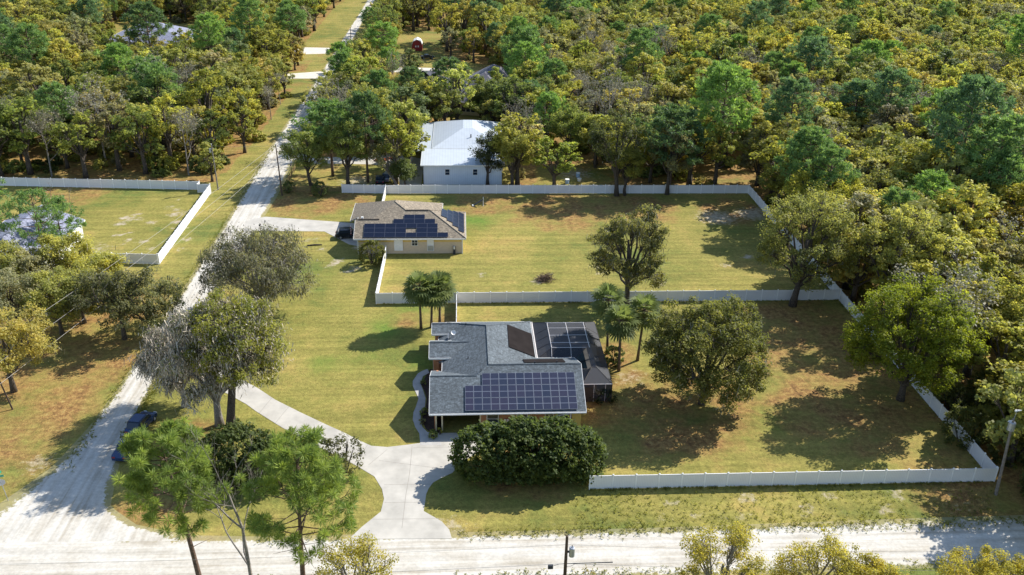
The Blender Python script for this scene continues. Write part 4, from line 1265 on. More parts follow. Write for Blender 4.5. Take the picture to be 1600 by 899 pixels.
# --- tan roofed house behind
H2 = thing('tan_roof_house', 'tan shingled house with dark solar panels in the middle of the back lot', 'house', (0, 0, 0))
E = 2.9; zr = E + 6.1 * SL; zb = E + 7.9 * SL; zq = E + 4.14 * SL
polys = [
    [g(-17.9, 137.7, E), g(.6, 137.7, E), g(-5.5, 143.8, zr), g(-9.6, 143.8, zr), g(-11.4, 145.6, zb), g(-15.16, 141.84, zq), g(-17.9, 141.84, zq)],
    [g(-17.9, 141.84, zq), g(-15.16, 141.84, zq), g(-17.9, 144.58, zq - 2.74 * SL), g(-17.9, 144.57, zq - 2.74 * SL)],
    [g(-15.16, 141.84, zq), g(-11.4, 145.6, zb), g(-11.4, 146.7, zb), g(-19.3, 154.6, E), g(-19.3, 146, E), g(-17.9, 146, E + 1.4 * SL), g(-17.9, 144.58, zq - 2.74 * SL)],
    [g(-19.3, 154.6, E), g(-11.4, 146.7, zb), g(-3.5, 154.6, E)],
    [g(-11.4, 145.6, zb), g(-9.6, 143.8, zr), g(-3.5, 149.9, E), g(-3.5, 154.6, E), g(-11.4, 146.7, zb)],
    [g(-9.6, 143.8, zr), g(-5.5, 143.8, zr), g(.6, 149.9, E), g(-3.5, 149.9, E)],
    [g(-5.5, 143.8, zr), g(.6, 137.7, E), g(.6, 149.9, E)]]
polys[1] = polys[1][:3]
rf = roof('roof', polys, M['shingle_tan'], H2)
ridge_cap(rf, [((-17.9, 141.84, zq), (-15.16, 141.84, zq)), ((-9.6, 143.8, zr), (-5.5, 143.8, zr)), ((-5.5, 143.8, zr), (.6, 137.7, E)), ((-11.4, 145.6, zb), (-11.4, 146.7, zb)), ((-11.4, 145.6, zb), (-9.6, 143.8, zr)), ((-5.5, 143.8, zr), (.6, 149.9, E))], M['shingle_tan'], .1)
# ridge vent and small white vent of the garage gable
MB().box(-17.3, -13.9, 141.7, 141.98, zq - .02, zq + .10).build('ridge_vent', M['bark'], H2)
MB().box(-17.0, -16.6, 142.2, 142.5, zq - .2, zq + .25).build('roof_vent', M['white'], H2)
MB().box(-9.5, -5.7, 143.66, 143.94, zr - .02, zr + .10).build('ridge_vent', M['bark'], H2)
w = MB(); w.prism([(-17.3, 138.3), (0, 138.3), (0, 149.4), (-4.1, 149.4), (-4.1, 154.0), (-18.7, 154.0), (-18.7, 146.2), (-17.3, 146.2)], 0, E - .1)
w.build('wall', M['stucco'], H2)
w = MB(); w.add([(x, y, z) for x in (-17.42, -17.3) for y, z in ((138.6, E - .1), (145.4, E - .1), (141.84, zq - .25))], [(0, 2, 1), (3, 4, 5), (0, 3, 5, 2), (1, 2, 5, 4)])
w.build('gable_end', M['stucco'], H2)
MB().box(-17.45, -17.32, 139.4, 144.4, .05, 2.3).build('garage_door', M['white'], H2)
MB().box(-17.36, 0.06, 138.2, 138.29, E - .75, E - .1).build('upper_band', M['yellow_wall'], H2)
MB().box(-17.4, -17.2, 138.15, 138.32, 0, E - .1).build('corner_trim', M['white'], H2)
MB().box(-.08, .08, 138.12, 138.29, 0, E - .1).build('corner_trim', M['white'], H2)
window(H2, -10.6, 138.19, .65, 1.3, 2.0, pane='white', grid=(1, 3))
window(H2, -7.9, 138.19, 1.5, .9, .95, grid=(2, 2))
window(H2, -5.3, 138.19, .55, 1.0, 2.1, pane='white', grid=(1, 2))
MB().box(-5.75, -4.85, 138.06, 138.12, .6, 1.45).build('window_screen', M['steel'], H2)
MB().box(-1.55, -1.15, 137.75, 138.19, .0, 1.35).build('meter_cabinet', M['dark'], H2)
MB().tube([(-1.35, 137.7, 1.0), (-1.35, 137.68, 1.5)], .13, 8).build('meter', M['white'], H2)
fp = MB(); fp.tube([(-18.0, 142.6, 2.3), (-18.9, 142.6, 3.3)], .03, 5); fo = fp.build('flag_pole', M['white'], H2)
px_ = MB()
for k in range(7): px_.box(-18.9, -18.86, 142.6 - .3, 142.6 + .35, 1.75 + k * .2, 1.95 + k * .2)
fl = px_.build('flag', M['red_stripe'], H2)
px_ = MB()
for k in (1, 3, 5): px_.box(-18.91, -18.85, 142.29, 142.96, 1.75 + k * .2, 1.95 + k * .2)
px_.build('white_stripes', M['white'], fl)
MB().box(-18.92, -18.84, 142.7, 142.97, 2.5, 3.16).build('blue_canton', M['navy'], fl)
pb = pv_mesh('solar_panel', 1.72, 1.03, M['pv_black'], M['pv_frame_black'], .02)
sp_ = []
for r, cols in ((0, range(0, 8)), (1, (0, 1, 2, 3, 5, 6)), (2, range(0, 7)), (3, (2.75, 3.75, 4.75, 5.75)), (4, (3.75, 4.75))):
    for c_ in cols: sp_.append((c_ * 1.745, r * 1.055))
place_panels(H2, pb, sp_, (-16.3, 137.95, E + .25 * SL), (1, 0, 0), (0, 1, SL))
sp_ = []
for r, (a, k) in enumerate(((1.5, 5), (2.8, 4), (4.0, 3), (5.0, 2))):
    for c_ in range(k): sp_.append((a + c_ * 1.745, .35 + r * 1.055))
place_panels(H2, pb, sp_, (.6, 138.2, E), (0, 1, 0), (-1, 0, SL))

# --- metal building
H3 = thing('metal_building', 'white metal roofed workshop with pale walls and two small windows behind the back fence', 'building', (0, 0, 0))
polys = [[g(-6.2, 182, 4.9), g(9.0, 182, 4.9), g(2.4, 190.5, 7.0), g(.4, 190.5, 7.0)],
         [g(-6.2, 182, 4.9), g(.4, 190.5, 7.0), g(.4, 197, 7.0), g(-6.2, 203, 4.9)],
         [g(9.0, 182, 4.9), g(9.0, 203, 4.9), g(2.4, 197, 7.0), g(2.4, 190.5, 7.0)],
         [g(.4, 190.5, 7.0), g(2.4, 190.5, 7.0), g(2.4, 197, 7.0), g(.4, 197, 7.0)],
         [g(-6.2, 203, 4.9), g(.4, 197, 7.0), g(2.4, 197, 7.0), g(9.0, 203, 4.9)]]
roof('roof', polys, M['metal_roof'], H3, .12)
roof('lean_to_roof', [[g(-8.2, 172.7, 4.25), g(8.6, 172.7, 4.25), g(8.6, 181.9, 4.85), g(-8.2, 181.9, 4.85)]], M['metal_roof'], H3, .12)
roof('side_roof', [[g(-11.2, 182.2, 4.2), g(-6.3, 182.2, 4.75), g(-6.3, 203, 4.75), g(-11.2, 203, 4.2)]], M['metal_roof'], H3, .12)
MB().box(-7.7, 8.1, 173.2, 181.8, 0, 4.1).build('front_wall', M['metal_wall'], H3)
MB().box(-6.0, 8.7, 181.9, 202.5, 0, 4.7).build('main_wall', M['metal_wall'], H3)
for y in (182.6, 189, 196, 202.4): MB().box(-11.0, -10.8, y - .1, y + .1, 0, 4.1).build('carport_post', M['white'], H3)
window(H3, -2.9, 173.19, 2.1, .85, 1.15, grid=(1, 2)); window(H3, 2.7, 173.19, 2.1, .85, 1.15, grid=(1, 2))
MB().box(-7.83, -7.69, 173.1, 173.25, 0, 4.1).build('corner_trim', M['dark'], H3)
MB().box(-7.83, 8.2, 173.06, 173.19, 3.98, 4.12).build('eave_trim', M['dark'], H3)
for x, y in ((2.0, 186.5), (5.6, 186.4)): MB().tube([(x, y, 6.0), (x, y, 6.7)], .14, 6).build('roof_vent', M['dark'], H3)

def hip_house(name, label, x0, x1, y0, y1, ze, pitch, rmat, wmat, along='y', wins=(), loc_rz=0, group=None, gable=False):
    cx, cy = (x0 + x1) / 2, (y0 + y1) / 2
    hx, hy = (x1 - x0) / 2, (y1 - y0) / 2
    H = thing(name, label, 'house', (cx, cy, 0), loc_rz, group)
    if along == 'y':
        h = hx; k = hy - (0 if gable else hx); zr_ = ze + h * pitch
        A_, B_ = g(0, -k, zr_), g(0, k, zr_)
        C_ = [g(-hx, -hy, ze), g(hx, -hy, ze), g(hx, hy, ze), g(-hx, hy, ze)]
        P_ = [[C_[1], C_[2], B_, A_], [C_[3], C_[0], A_, B_]] + ([] if gable else [[C_[0], C_[1], A_], [C_[2], C_[3], B_]])
    else:
        h = hy; k = hx - (0 if gable else hy); zr_ = ze + h * pitch
        A_, B_ = g(-k, 0, zr_), g(k, 0, zr_)
        C_ = [g(-hx, -hy, ze), g(hx, -hy, ze), g(hx, hy, ze), g(-hx, hy, ze)]
        P_ = [[C_[0], C_[1], B_, A_], [C_[2], C_[3], A_, B_]] + ([] if gable else [[C_[1], C_[2], B_], [C_[3], C_[0], A_]])
    r = roof('roof', P_, rmat, H)
    w = MB(); w.box(-hx + .5, hx - .5, -hy + .5, hy - .5, 0, ze - .1)
    if gable and along == 'y':
        for y in (-hy + .5, hy - .5): w.add([(-hx + .6, y - .05, ze - .1), (hx - .6, y - .05, ze - .1), (0, y - .05, zr_ - .3), (-hx + .6, y + .05, ze - .1), (hx - .6, y + .05, ze - .1), (0, y + .05, zr_ - .3)], [(0, 1, 2), (3, 5, 4), (0, 3, 4, 1), (1, 4, 5, 2), (2, 5, 3, 0)])
    w.build('wall', wmat, H)
    for wx in wins: window(H, wx, -hy + .49, 1.0, 1.2, 1.3)
    return H, hx, hy
H4, hx, hy = hip_house('blue_grey_house', 'blue grey roofed house with white gable trim half hidden behind left edge pines', -77.5, -64.3, 127, 146.5, 3.0, .42, M['shingle_blue'], M['white'], 'y', (-4, 0, 4), gable=True)
MB().box(2.2, 4.0, -hy + .3, -hy + .48, 0, 2.2).build('door', M['red_wood'], H4)
window(H4, hx - .49, -3, 1, 1.2, 1.3, axis='x', sgn=1); window(H4, hx - .49, 3, 1, 1.2, 1.3, axis='x', sgn=1)
H5, hx, hy = hip_house('slate_roof_house', 'slate roofed house with windowed porch among dark trees, up from the metal building', -2, 17, 226, 256, 3.4, .62, M['shingle_slate'], M['cream'], 'y', (), R_(-14))
for i in range(6): window(H5, -7.3 + i * 1.25, -hy + .49, .9, 1.0, 1.7, grid=(1, 1))
H6, hx, hy = hip_house('slate_roof_house', 'low slate roofed wing building left of the porch house, in tree shade', -14, -2.5, 240, 256, 3.0, .5, M['shingle_slate'], M['cream'], 'x', (-2, 2))
H7, hx, hy = hip_house('violet_grey_house', 'violet grey roofed house in the wood at upper left of the photo', -117, -90, 303, 326, 3.6, .42, M['shingle_blue'], M['white'], 'x', (-8, 0, 8))
MB().box(-.6, .6, -3, -1.8, 5, 7.9).build('chimney', M['white'], H7)
H8, hx, hy = hip_house('pale_grey_house', 'pale grey roofed house at the top centre behind the red shed', 3, 22, 352, 372, 3.2, .5, M['shingle_blue'], M['cream'], 'x', (-4, 2))
H9, hx, hy = hip_house('pale_shed', 'small pale roofed outbuilding at the upper right corner of the photo', 172, 182, 385, 394, 3, .4, M['metal_roof'], M['white'], 'x', ())
# red barn shed
B1 = thing('barn_shed', 'small red barn shed with white gambrel roof in a sunny clearing', 'shed', (-14.9, 314, 0))
pr = [(-1.7, 0), (1.7, 0), (1.7, 2.1), (1.15, 3.2), (0, 3.75), (-1.15, 3.2), (-1.7, 2.1)]
MB().add([(x, y, z) for y in (-2.2, 2.2) for x, z in pr], [tuple(range(7)), tuple(range(13, 6, -1))] + [(i, 7 + i, 7 + (i + 1) % 7, (i + 1) % 7) for i in range(7)]).build('wall', M['red_wood'], B1)
rr = MB()
for i in (2, 3, 4, 5):
    (xa, za), (xb, zb_) = pr[i], pr[(i + 1) % 7]
    n = Vector((zb_ - za, 0, -(xb - xa))).normalized() * (-1)
    if n.z < 0: n = -n
    a, b = Vector((xa, 0, za)) + n * .01, Vector((xb, 0, zb_)) + n * .01
    vs = []
    for off in (0, .09):
        for p in (a, b):
            for y in (-2.4, 2.4): vs.append((p.x + n.x * off, y, p.z + n.z * off))
    rr.add(vs, [(0, 2, 3, 1), (4, 5, 7, 6), (0, 4, 6, 2), (1, 3, 7, 5), (0, 1, 5, 4), (2, 6, 7, 3)])
rr.build('roof', M['white'], B1)
dr = MB().box(-.85, -.03, -2.26, -2.21, .1, 2.1); dr.box(.03, .85, -2.26, -2.21, .1, 2.1); dr.build('door', M['red_wood'], B1)
for x in (-.42, .42): MB().box(x - .2, x + .2, -2.30, -2.265, 1.25, 1.8).build('window', M['white'], B1)

# ------------------------------------------------------------------ poles and wires
def pole(label, base, h, r=.14, lean=(0, 0), mat='pole_grey', extras=None, group='wooden utility poles'):
    o = thing('utility_pole', label, 'utility pole', (*base, 0), 0, group)
    MB().tube([(0, 0, -.2), (lean[0] * .5, lean[1] * .5, h * .5), (lean[0], lean[1], h)], [r, r * .88, r * .7], 8).build('shaft', M[mat], o)
    if extras: extras(o, h, lean)
    return o
def insul(o, h, lean):
    MB().tube([(lean[0], lean[1], h), (lean[0], lean[1], h + .22)], [.07, .04], 6).build('insulator', M['white'], o)
    MB().tube([(lean[0] + .12, lean[1], h - .9), (lean[0] + .35, lean[1], h - .8)], .05, 6).build('bracket', M['steel'], o)
def transformer(o, h, lean, dx=.45, z=None, mat='steel', s=1):
    z = z or h - 1.9
    t = MB().tube([(lean[0] + dx, lean[1], z - .5 * s), (lean[0] + dx, lean[1], z + .45 * s), (lean[0] + dx, lean[1], z + .5 * s)], [.27 * s, .27 * s, .2 * s], 12).build('transformer', M[mat], o)
    MB().tube([(lean[0] + dx, lean[1], z + .5 * s), (lean[0] + dx, lean[1], z + .78 * s)], [.05, .03], 6).build('bushing', M['dark'], t)
    MB().box(lean[0] + min(0, dx), lean[0] + max(0, dx), lean[1] - .04, lean[1] + .04, z - .1, z + .1).build('bracket', M['dark'], o)
p1 = P(341, 297); p2 = P(441, 306); p3 = P(549, 72)
h1 = height_at(*p1, 226); h2 = height_at(*p2, 226); h3 = height_at(*p3, 43)
pole('grey utility pole with transformer left of the side road, by the left lot fence', p1, h1, extras=lambda o, h, l: (insul(o, h, l), transformer(o, h, l, -.35, h - 1.2, 'steel', .8)), lean=(-.2, 0))
pole('slim dark utility pole right of the side road, by the rail fence', p2, h2, lean=(-.3, 0), extras=insul, mat='pole_wood')
pole('small distant utility pole right of the side road near the crossing drives', p3, h3, extras=insul, mat='pole_wood')
for k, yy in enumerate((335, 410, 480)): pass
# front road pole: foot is below the picture
PF = (8.9, 60.4)
hf = height_at(*PF, 838)
def fpx(o, h, l):
    transformer(o, h, l, .5, h - 1.75, 'steel', .95)
    MB().tube([(0, 0, h - .1), (-.22, 0, h + .25)], .045, 6).build('insulator', M['pole_wood'], o)
    MB().tube([(-1.15, 0, h - 3.35), (-.6, 0, h - 3.15), (0, 0, h - 3.1), (1.6, 0, h - 3.1), (4.2, .0, h - 3.08)], [.02, .02, .03, .04, .05], 5).build('communication_cable', M['dark'], o)
    MB().tube([(.1, -.05, h - 3.4), (.4, 0, h - 3.45), (.8, 0, h - 3.2)], .02, 4).build('drop_loop', M['dark'], o)
    MB().box(-1.55, -1.1, -.12, .12, h - 3.6, h - 3.25).build('splice_box', M['dark'], o)
pole('dark brown utility pole with grey transformer at the bottom edge of the photo', PF, hf, .17, lean=(0, 0), mat='pole_wood', extras=fpx)
# light pole at the right
LPb = P(1556, 773); top = None
hl = 9.6
def lamp_ex(o, h, l):
    mb = MB().tube([(l[0], l[1], h - 1.35), (l[0], l[1], h - .45), (l[0], l[1], h - .4)], [.36, .36, .25], 10)
    t = mb.build('transformer', M['steel'], o)
    MB().tube([(l[0], l[1], h - .4), (l[0], l[1], h - .1)], [.07, .05], 6).build('bushing', M['white'], t)
    MB().tube([(l[0], l[1], h - .2), (l[0] - .5, l[1] - .1, h - .1), (l[0] - .6, l[1] - .1, h - .3)], .035, 5).build('fuse_arm', M['white'], o)
    MB().tube([(l[0], l[1], h - .2), (l[0] + .2, l[1] + .1, h + 1.0)], [.04, .03], 5).build('mast', M['steel'], o)
    MB().tube([(l[0] - .1, l[1], h + .95), (l[0] + .55, l[1], h + 1.0)], [.13, .05], 6).build('insulator', M['white'], o)
# the pole leans: find the top from the pixel
lx = 0
for _ in range(30):
    X = PIX(LPb[0] + lx, LPb[1], hl)[0]
    lx += (1584 - X) / 12.0
pole('pale leaning utility pole with grey transformer at right, beside the fence corner', LPb, hl, .17, lean=(lx, 0), mat='pole_grey', extras=lamp_ex)
# leaning stake at the left edge
sb_ = P(20, 640)
o = thing('wooden_post', 'thin dark leaning wooden post at the left edge of the photo', 'post', (*sb_, 0))
MB().tube([(0, 0, -.1), (-.9, 0, 5.6)], [.10, .07], 6).build('shaft', M['pole_wood'], o)
def wire(label, a, b, sag=1.2, r=.014):
    o = thing('power_line', label, 'power line', (0, 0, 0), 0, 'overhead wires')
    pts = [(a[0] + (b[0] - a[0]) * t, a[1] + (b[1] - a[1]) * t, a[2] + (b[2] - a[2]) * t - 4 * sag * t * (1 - t)) for t in np.linspace(0, 1, 24)]
    MB().tube(pts, r, 4, False).build('cable', M['wire'], o)
PO = (-63, 52)
for k, (dx, dz) in enumerate(((-.3, 0), (.1, -1.1), (.5, -2.2))):
    wire(['uppermost', 'middle', 'lowest'][k] + ' overhead wire along the side road, crossing the left lawn', (p2[0] + dx * .3 - .3, p2[1], h2 + dz - .05), (PO[0] + dx * 5, PO[1], 9.6 + dz * 1.5), 1.6, .02)
wire('overhead wire running up the side road between the two farther poles', (p2[0] - .3, p2[1], h2), (p3[0], p3[1], h3 + .1), 2.2)
wire('overhead wire crossing the side road between two poles', (p1[0] - .2, p1[1], h1 - .2), (p2[0] - .3, p2[1], h2 - .1), .3)
for k, (dz, r_) in enumerate(((-.95, .014), (-3.1, .02), (-4.3, .016))):
    lab = ['highest thin wire above the front road at the bottom of the photo', 'thicker cable above the front road, carried by the front pole', 'lowest cable above the near edge of the front road'][k]
    wire(lab, (-75, 60.2, hf + dz + .3), (8.9, 60.4, hf + dz), .8, r_)
    wire(lab.replace('thin ', '').replace(' at the bottom of the photo', '') + ', right of its pole', (8.9, 60.4, hf + dz), (LPb[0] + lx + 30, 58, hf + dz + .2), 1.0, r_)

# ------------------------------------------------------------------ road sign and mailboxes
sg = P(13, 783)
o = thing('street_sign', 'street name post with green blades and a stop sign seen from behind, left edge', 'road sign', (*sg, 0))
MB().tube([(0, 0, 0), (-.25, 0, 3.1)], .035, 6).build('post', M['steel'], o)
oc = [(.38 * math.cos(R_(22.5 + 45 * k)), .38 * math.sin(R_(22.5 + 45 * k))) for k in range(8)]
mb = MB().add([(x, .03, z) for x, z in oc] + [(x, .045, z) for x, z in oc], [tuple(range(8)), tuple(range(15, 7, -1))] + [(i, 8 + i, 8 + (i + 1) % 8, (i + 1) % 8) for i in range(8)])
so = mb.build('stop_sign', M['steel'], o); so.location = (-.18, 0, 2.3); so.rotation_euler.z = R_(25)
mb = MB().box(-.45, .45, -.01, .01, 0, .24); q = mb.build('name_blade', M['green_sign'], o); q.location = (-.25, 0, 3.0); q.rotation_euler.z = R_(10)
mb = MB().box(-.45, .45, -.01, .01, 0, .24); q = mb.build('name_blade', M['green_sign'], o); q.location = (-.25, 0, 3.27); q.rotation_euler.z = R_(80)
def mailbox(label, px, py):
    o = thing('mailbox', label, 'mailbox', (*P(px, py), 0))
    MB().box(-.05, .05, -.05, .05, 0, 1.0).build('post', M['brown_wood'], o)
    pr = [(-.13, 1.0), (.13, 1.0), (.13, 1.18), (.08, 1.27), (0, 1.3), (-.08, 1.27), (-.13, 1.18)]
    MB().add([(x, y, z) for y in (-.28, .28) for x, z in pr], [tuple(range(7)), tuple(range(13, 6, -1))] + [(i, 7 + i, 7 + (i + 1) % 7, (i + 1) % 7) for i in range(7)]).build('box', M['dark'], o)
    MB().box(.135, .15, -.05, .0, 1.1, 1.35).build('flag', M['red_wood'], o)
mailbox('dark mailbox at the road end of the tan roofed house driveway', 407, 361)
mailbox('dark mailbox at the verge right of the side road by the rail fence', 455, 266)

# ------------------------------------------------------------------ vehicles
def car(label, loc, rz, paint, group='parked cars', suv=False):
    o = thing('parked_car', label, 'car', (*loc, 0), rz, group)
    hh = 1.68 if suv else 1.45
    prof = [(-2.2, .35), (-2.25, .75), (-2.1, .98), (-1.35, 1.02 if not suv else 1.1), (1.0, 1.02), (1.95, .86), (2.2, .7), (2.2, .35)]
    W_ = .88
    vs = []
    for y, k in ((-W_, .96), (-W_ * .93, 1.0), (W_ * .93, 1.0), (W_, .96)):
        pass
    def loft(prof, ws):
        n = len(prof); vs, fs = [], []
        for w_, sc in ws:
            cz = sum(z for _, z in prof) / n
            for x, z in prof: vs.append((x * sc, w_, cz + (z - cz) * sc))
        m = len(ws)
        for i in range(m - 1):
            for j in range(n):
                a, b = i * n + j, i * n + (j + 1) % n
                fs.append((a, b, b + n, a + n))
        fs.append(tuple(range(n - 1, -1, -1))); fs.append(tuple(range((m - 1) * n, m * n)))
        return MB().add(vs, fs)
    b = loft(prof, [(-W_, .96), (-W_ * .94, 1), (W_ * .94, 1), (W_, .96)]).build('body', M[paint], o)
    r0 = -1.9 if suv else -1.35
    gh = [(r0, 1.0), (r0 + .35, hh - .08), (r0 + .6, hh), (.15, hh), (.45, hh - .06), (1.15, 1.0)]
    loft(gh, [(-.78, .93), (-.66, 1), (.66, 1), (.78, .93)]).build('windows', M['glass'], o)
    MB().add([(r0 + .5, -.64, hh + .01), (.22, -.64, hh + .01), (.22, .64, hh + .01), (r0 + .5, .64, hh + .01), (r0 + .5, -.6, hh + .035), (.2, -.6, hh + .035), (.2, .6, hh + .035), (r0 + .5, .6, hh + .035)], [(0, 3, 2, 1), (4, 5, 6, 7), (0, 1, 5, 4), (1, 2, 6, 5), (2, 3, 7, 6), (3, 0, 4, 7)]).build('roof', M[paint], o)
    for x in (-1.35, 1.4):
        for y in (-.8, .8):
            wv = MB().tube([(x, y - .11, .33), (x, y + .11, .33)], .33, 14).build('wheel', M['rubber'], o)
            MB().tube([(x, y - .12, .33), (x, y + .12, .33)], .19, 10).build('rim', M['steel'], wv)
    for y in (-.6, .6):
        MB().box(2.14, 2.22, y - .18, y + .18, .66, .78).build('headlight', M['white'], o)
        MB().box(-2.27, -2.2, y - .16, y + .16, .72, .86).build('taillight', M['red_wood'], o)
    return o
car('blue car parked on the side road under the grey mossy trees', P(222, 668), R_(80), 'blue_paint', suv=True)
car('dark blue car nearer the pine, half hidden beside the side road', P(202, 706), R_(83), 'navy' if False else 'blue_paint')
car('silver car parked behind the back fence left of the metal building', P(607, 281), R_(75), 'silver_paint', suv=True)
car('black car beside the silver one behind the back fence', P(594, 285), R_(95), 'dark_paint')
car('dark car in the shade before the tan roofed house garage', P(545, 371), R_(5), 'dark_paint', suv=True)
car('dark car under trees in front of the slate roofed house', P(612, 183), R_(20), 'dark_paint')
car('dark car beside the red barn shed clearing', P(668, 92), R_(10), 'dark_paint')
def camper(label, loc, rz, L=8.0):
    o = thing('camper_trailer', label, 'camper', (*loc, 0), rz, 'white campers')
    pr = [(-L / 2, .6), (L / 2 - .5, .6), (L / 2, 1.6), (L / 2 - .4, 3.0), (-L / 2 + .2, 3.1), (-L / 2, 2.7)]
    n = len(pr)
    MB().add([(x, y, z) for y in (-1.2, 1.2) for x, z in pr], [tuple(range(n)), tuple(range(2 * n - 1, n - 1, -1))] + [(i, n + i, n + (i + 1) % n, (i + 1) % n) for i in range(n)]).build('body', M['white'], o)
    for x in (-2.2, -.4, 1.6): MB().box(x, x + .9, -1.24, -1.2, 1.6, 2.2).build('window', M['glass'], o)
    for x in (-.6, .3):
        for y in (-1.1, 1.1): MB().tube([(x, y - .1, .38), (x, y + .1, .38)], .38, 12).build('wheel', M['rubber'], o)
camper('white camper standing under trees left of the violet grey house', P(192, 92), R_(20))
camper('smaller white camper right of the long one, before the violet grey house', P(215, 96), R_(5), 6)
camper('white trailer under trees at the left side drive', P(288, 118), R_(30), 5)

# ------------------------------------------------------------------ small yard things
o = thing('brush_pile', 'brown pile of dead branches on the back lawn', 'brush pile', (*P(852, 438), 0))
r5 = np.random.default_rng(5); mb = MB(); mp = MB()
for k in range(150):
    a = r5.random() * 6.28; r_ = r5.random() * 1.3; z = max(.05, 1.0 - r_ * .7) * r5.random()
    d = np.array([math.cos(r5.random() * 6.28), math.sin(r5.random() * 6.28), r5.normal(0, .35)]) * .8
    p = np.array([r_ * math.cos(a), r_ * math.sin(a) * .8, z + .1])
    mb.tube([p - d, p + d], [.035, .015], 3)
mb.build('branches', M['brush'], o)
for k in range(6):
    a = k; mp.tube([(.9, .5, .6), (.9 + .5 * math.cos(a), .5 + .4 * math.sin(a), .95)], [.05, .03], 4)
mp.build('pale_logs', M['bark_grey'], o)
o = thing('log', 'dark fallen log lying on the lawn left of the tan roofed house', 'log', (*P(492, 384), 0), .15)
MB().tube([(-1.3, 0, .12), (0, .05, .14), (1.2, 0, .1)], [.1, .13, .08], 7).build('wood', M['bark'], o)
o = thing('clothes_hoist', 'small white frame with dark slide lying in the back yard grass', 'yard swing', (*P(750, 322), 0))
MB().tube([(.6, -.3, 0), (.6, 0, 1.8), (.6, .3, 0)], .06, 5).build('frame', M['white'], o)
MB().add([(-1.2, -.3, .12), (.6, -.3, 1.3), (.6, .3, 1.3), (-1.2, .3, .12), (-1.2, -.3, .2), (.6, -.3, 1.38), (.6, .3, 1.38), (-1.2, .3, .2)], [(0, 3, 2, 1), (4, 5, 6, 7), (0, 1, 5, 4), (1, 2, 6, 5), (2, 3, 7, 6), (3, 0, 4, 7)]).build('slide', M['dark'], o)
MB().box(-1.5, -1.1, -.25, .25, 0, .2).build('foot', M['white'], o)
for k, (a, b, lab) in enumerate(((886, 287, 'pale blue lidded bin behind the back fence under the trees'), (903, 277, 'light blue barrel farther behind the back fence'), (905, 283, 'small white tub beside the light blue barrel'))):
    o = thing('storage_bin' if k < 2 else 'tub', lab, 'bin', (*P(a, b), 0))
    MB().tube([(0, 0, 0), (0, 0, .9 - .4 * (k == 2))], [.38, .45], 10).build('drum', simple('bin_paint', (.35, .5, .72) if k < 2 else (.8, .8, .75), .5), o)
    MB().tube([(0, 0, .9 - .4 * (k == 2)), (0, 0, .95 - .4 * (k == 2))], .48, 10).build('lid', M['white'], o)
for k, (a, b) in enumerate(((596, 252), (603, 250))):
    o = thing('kayak', ['orange kayak lying under trees left of the metal building', 'second orange kayak right behind the first, nearer the drive'][k], 'kayak', (*P(a, b), 0), R_(10 + 12 * k))
    MB().tube([(-1.8, 0, .3), (-1.2, 0, .22), (0, 0, .2), (1.2, 0, .22), (1.8, 0, .3)], [.03, .22, .36, .22, .03], 8).build('hull', M['orange'], o)
    MB().box(-.4, .4, -.2, .2, .5, .57).build('cockpit', M['dark'], o)

# ------------------------------------------------------------------ garden plants and the big yard trees
def hero_oak(label, base, top, Rd, seed, color, kw=None, cat='tree', name='oak_tree', at=None, HH=None, group=None):
    x, y = at or P(*base)
    h = HH or height_at(x, y, top)
    c, t, m_ = make_oak(seed, h, Rd, **(kw or {}))
    return plant(name, label, cat, (x, y), [('crown', c, None), ('trunk', t, None), ('moss', None, None)], color, group=group)
hero_oak('large dense round oak right of the pool enclosure, inside the front lot', (1098, 642), 462, 7.6, 501, (0.165, 0.165, 0.050), dict(tf=.14, limbs=20, clumps=20, per=120, size=.24, cr=1.0, moss=.4, mossn=12, low=.5, rise=.46), at=(29.2, 91.6))
hero_oak('big bright green domed oak by the right fence of the front lot', (1402, 612), 435, 7.6, 502, (0.190, 0.215, 0.026), dict(tf=.14, limbs=20, clumps=20, per=120, size=.24, cr=1.05, low=.3, rise=.50), at=(54.3, 91.8))
hero_oak('tall airy oak with open crown in the back yard behind the palms', (966, 464), 308, 6.0, 503, (0.21, 0.20, 0.075), dict(tf=.2, limbs=17, clumps=16, per=90, size=.24, cr=.8, open_=.7, moss=.7, mossn=14, low=.6, rise=.50), at=AT(984, 402, 8))
hero_oak('wide oak with bare leaning trunk at the right end of the middle fence', (1238, 478), 283, 7.0, 504, (0.24, 0.24, 0.085), dict(tf=.18, limbs=17, clumps=16, per=100, size=.24, cr=1.0, lean=(1.2, 1), moss=.3, rise=.46, low=.8))
hero_oak('grey mossy round oak on the lawn left of the tan roofed house', (392, 500), 362, 8.0, 505, (0.19, 0.18, 0.10), dict(tf=.14, limbs=18, clumps=18, per=70, size=.22, cr=1.0, moss=1.0, mossn=34, mossl=.6, low=.3, rise=.58, bark='bark_grey'), at=AT(402, 428, 6.5))
hero_oak('tall oak with thick dark trunk leaning over the driveway, left of the lawn', (360, 684), 438, 5.2, 506, (0.24, 0.24, 0.05), dict(tf=.36, limbs=15, clumps=15, per=95, size=.22, cr=.95, lean=(2.0, .5), moss=.75, mossn=36, mossl=.6, mossmat='moss_silver', low=.45, rise=.60))
hero_oak('silver grey moss draped tree between side road and the thick dark trunk', (292, 692), 452, 6.6, 507, (0.17, 0.18, 0.08), dict(tf=.2, limbs=13, clumps=10, per=34, size=.26, cr=.95, moss=1.0, mossn=120, mossl=.8, open_=1.4, mossmat='moss_silver', low=.5, rise=.54, bark='bark_grey'), at=AT(330, 572, 8))
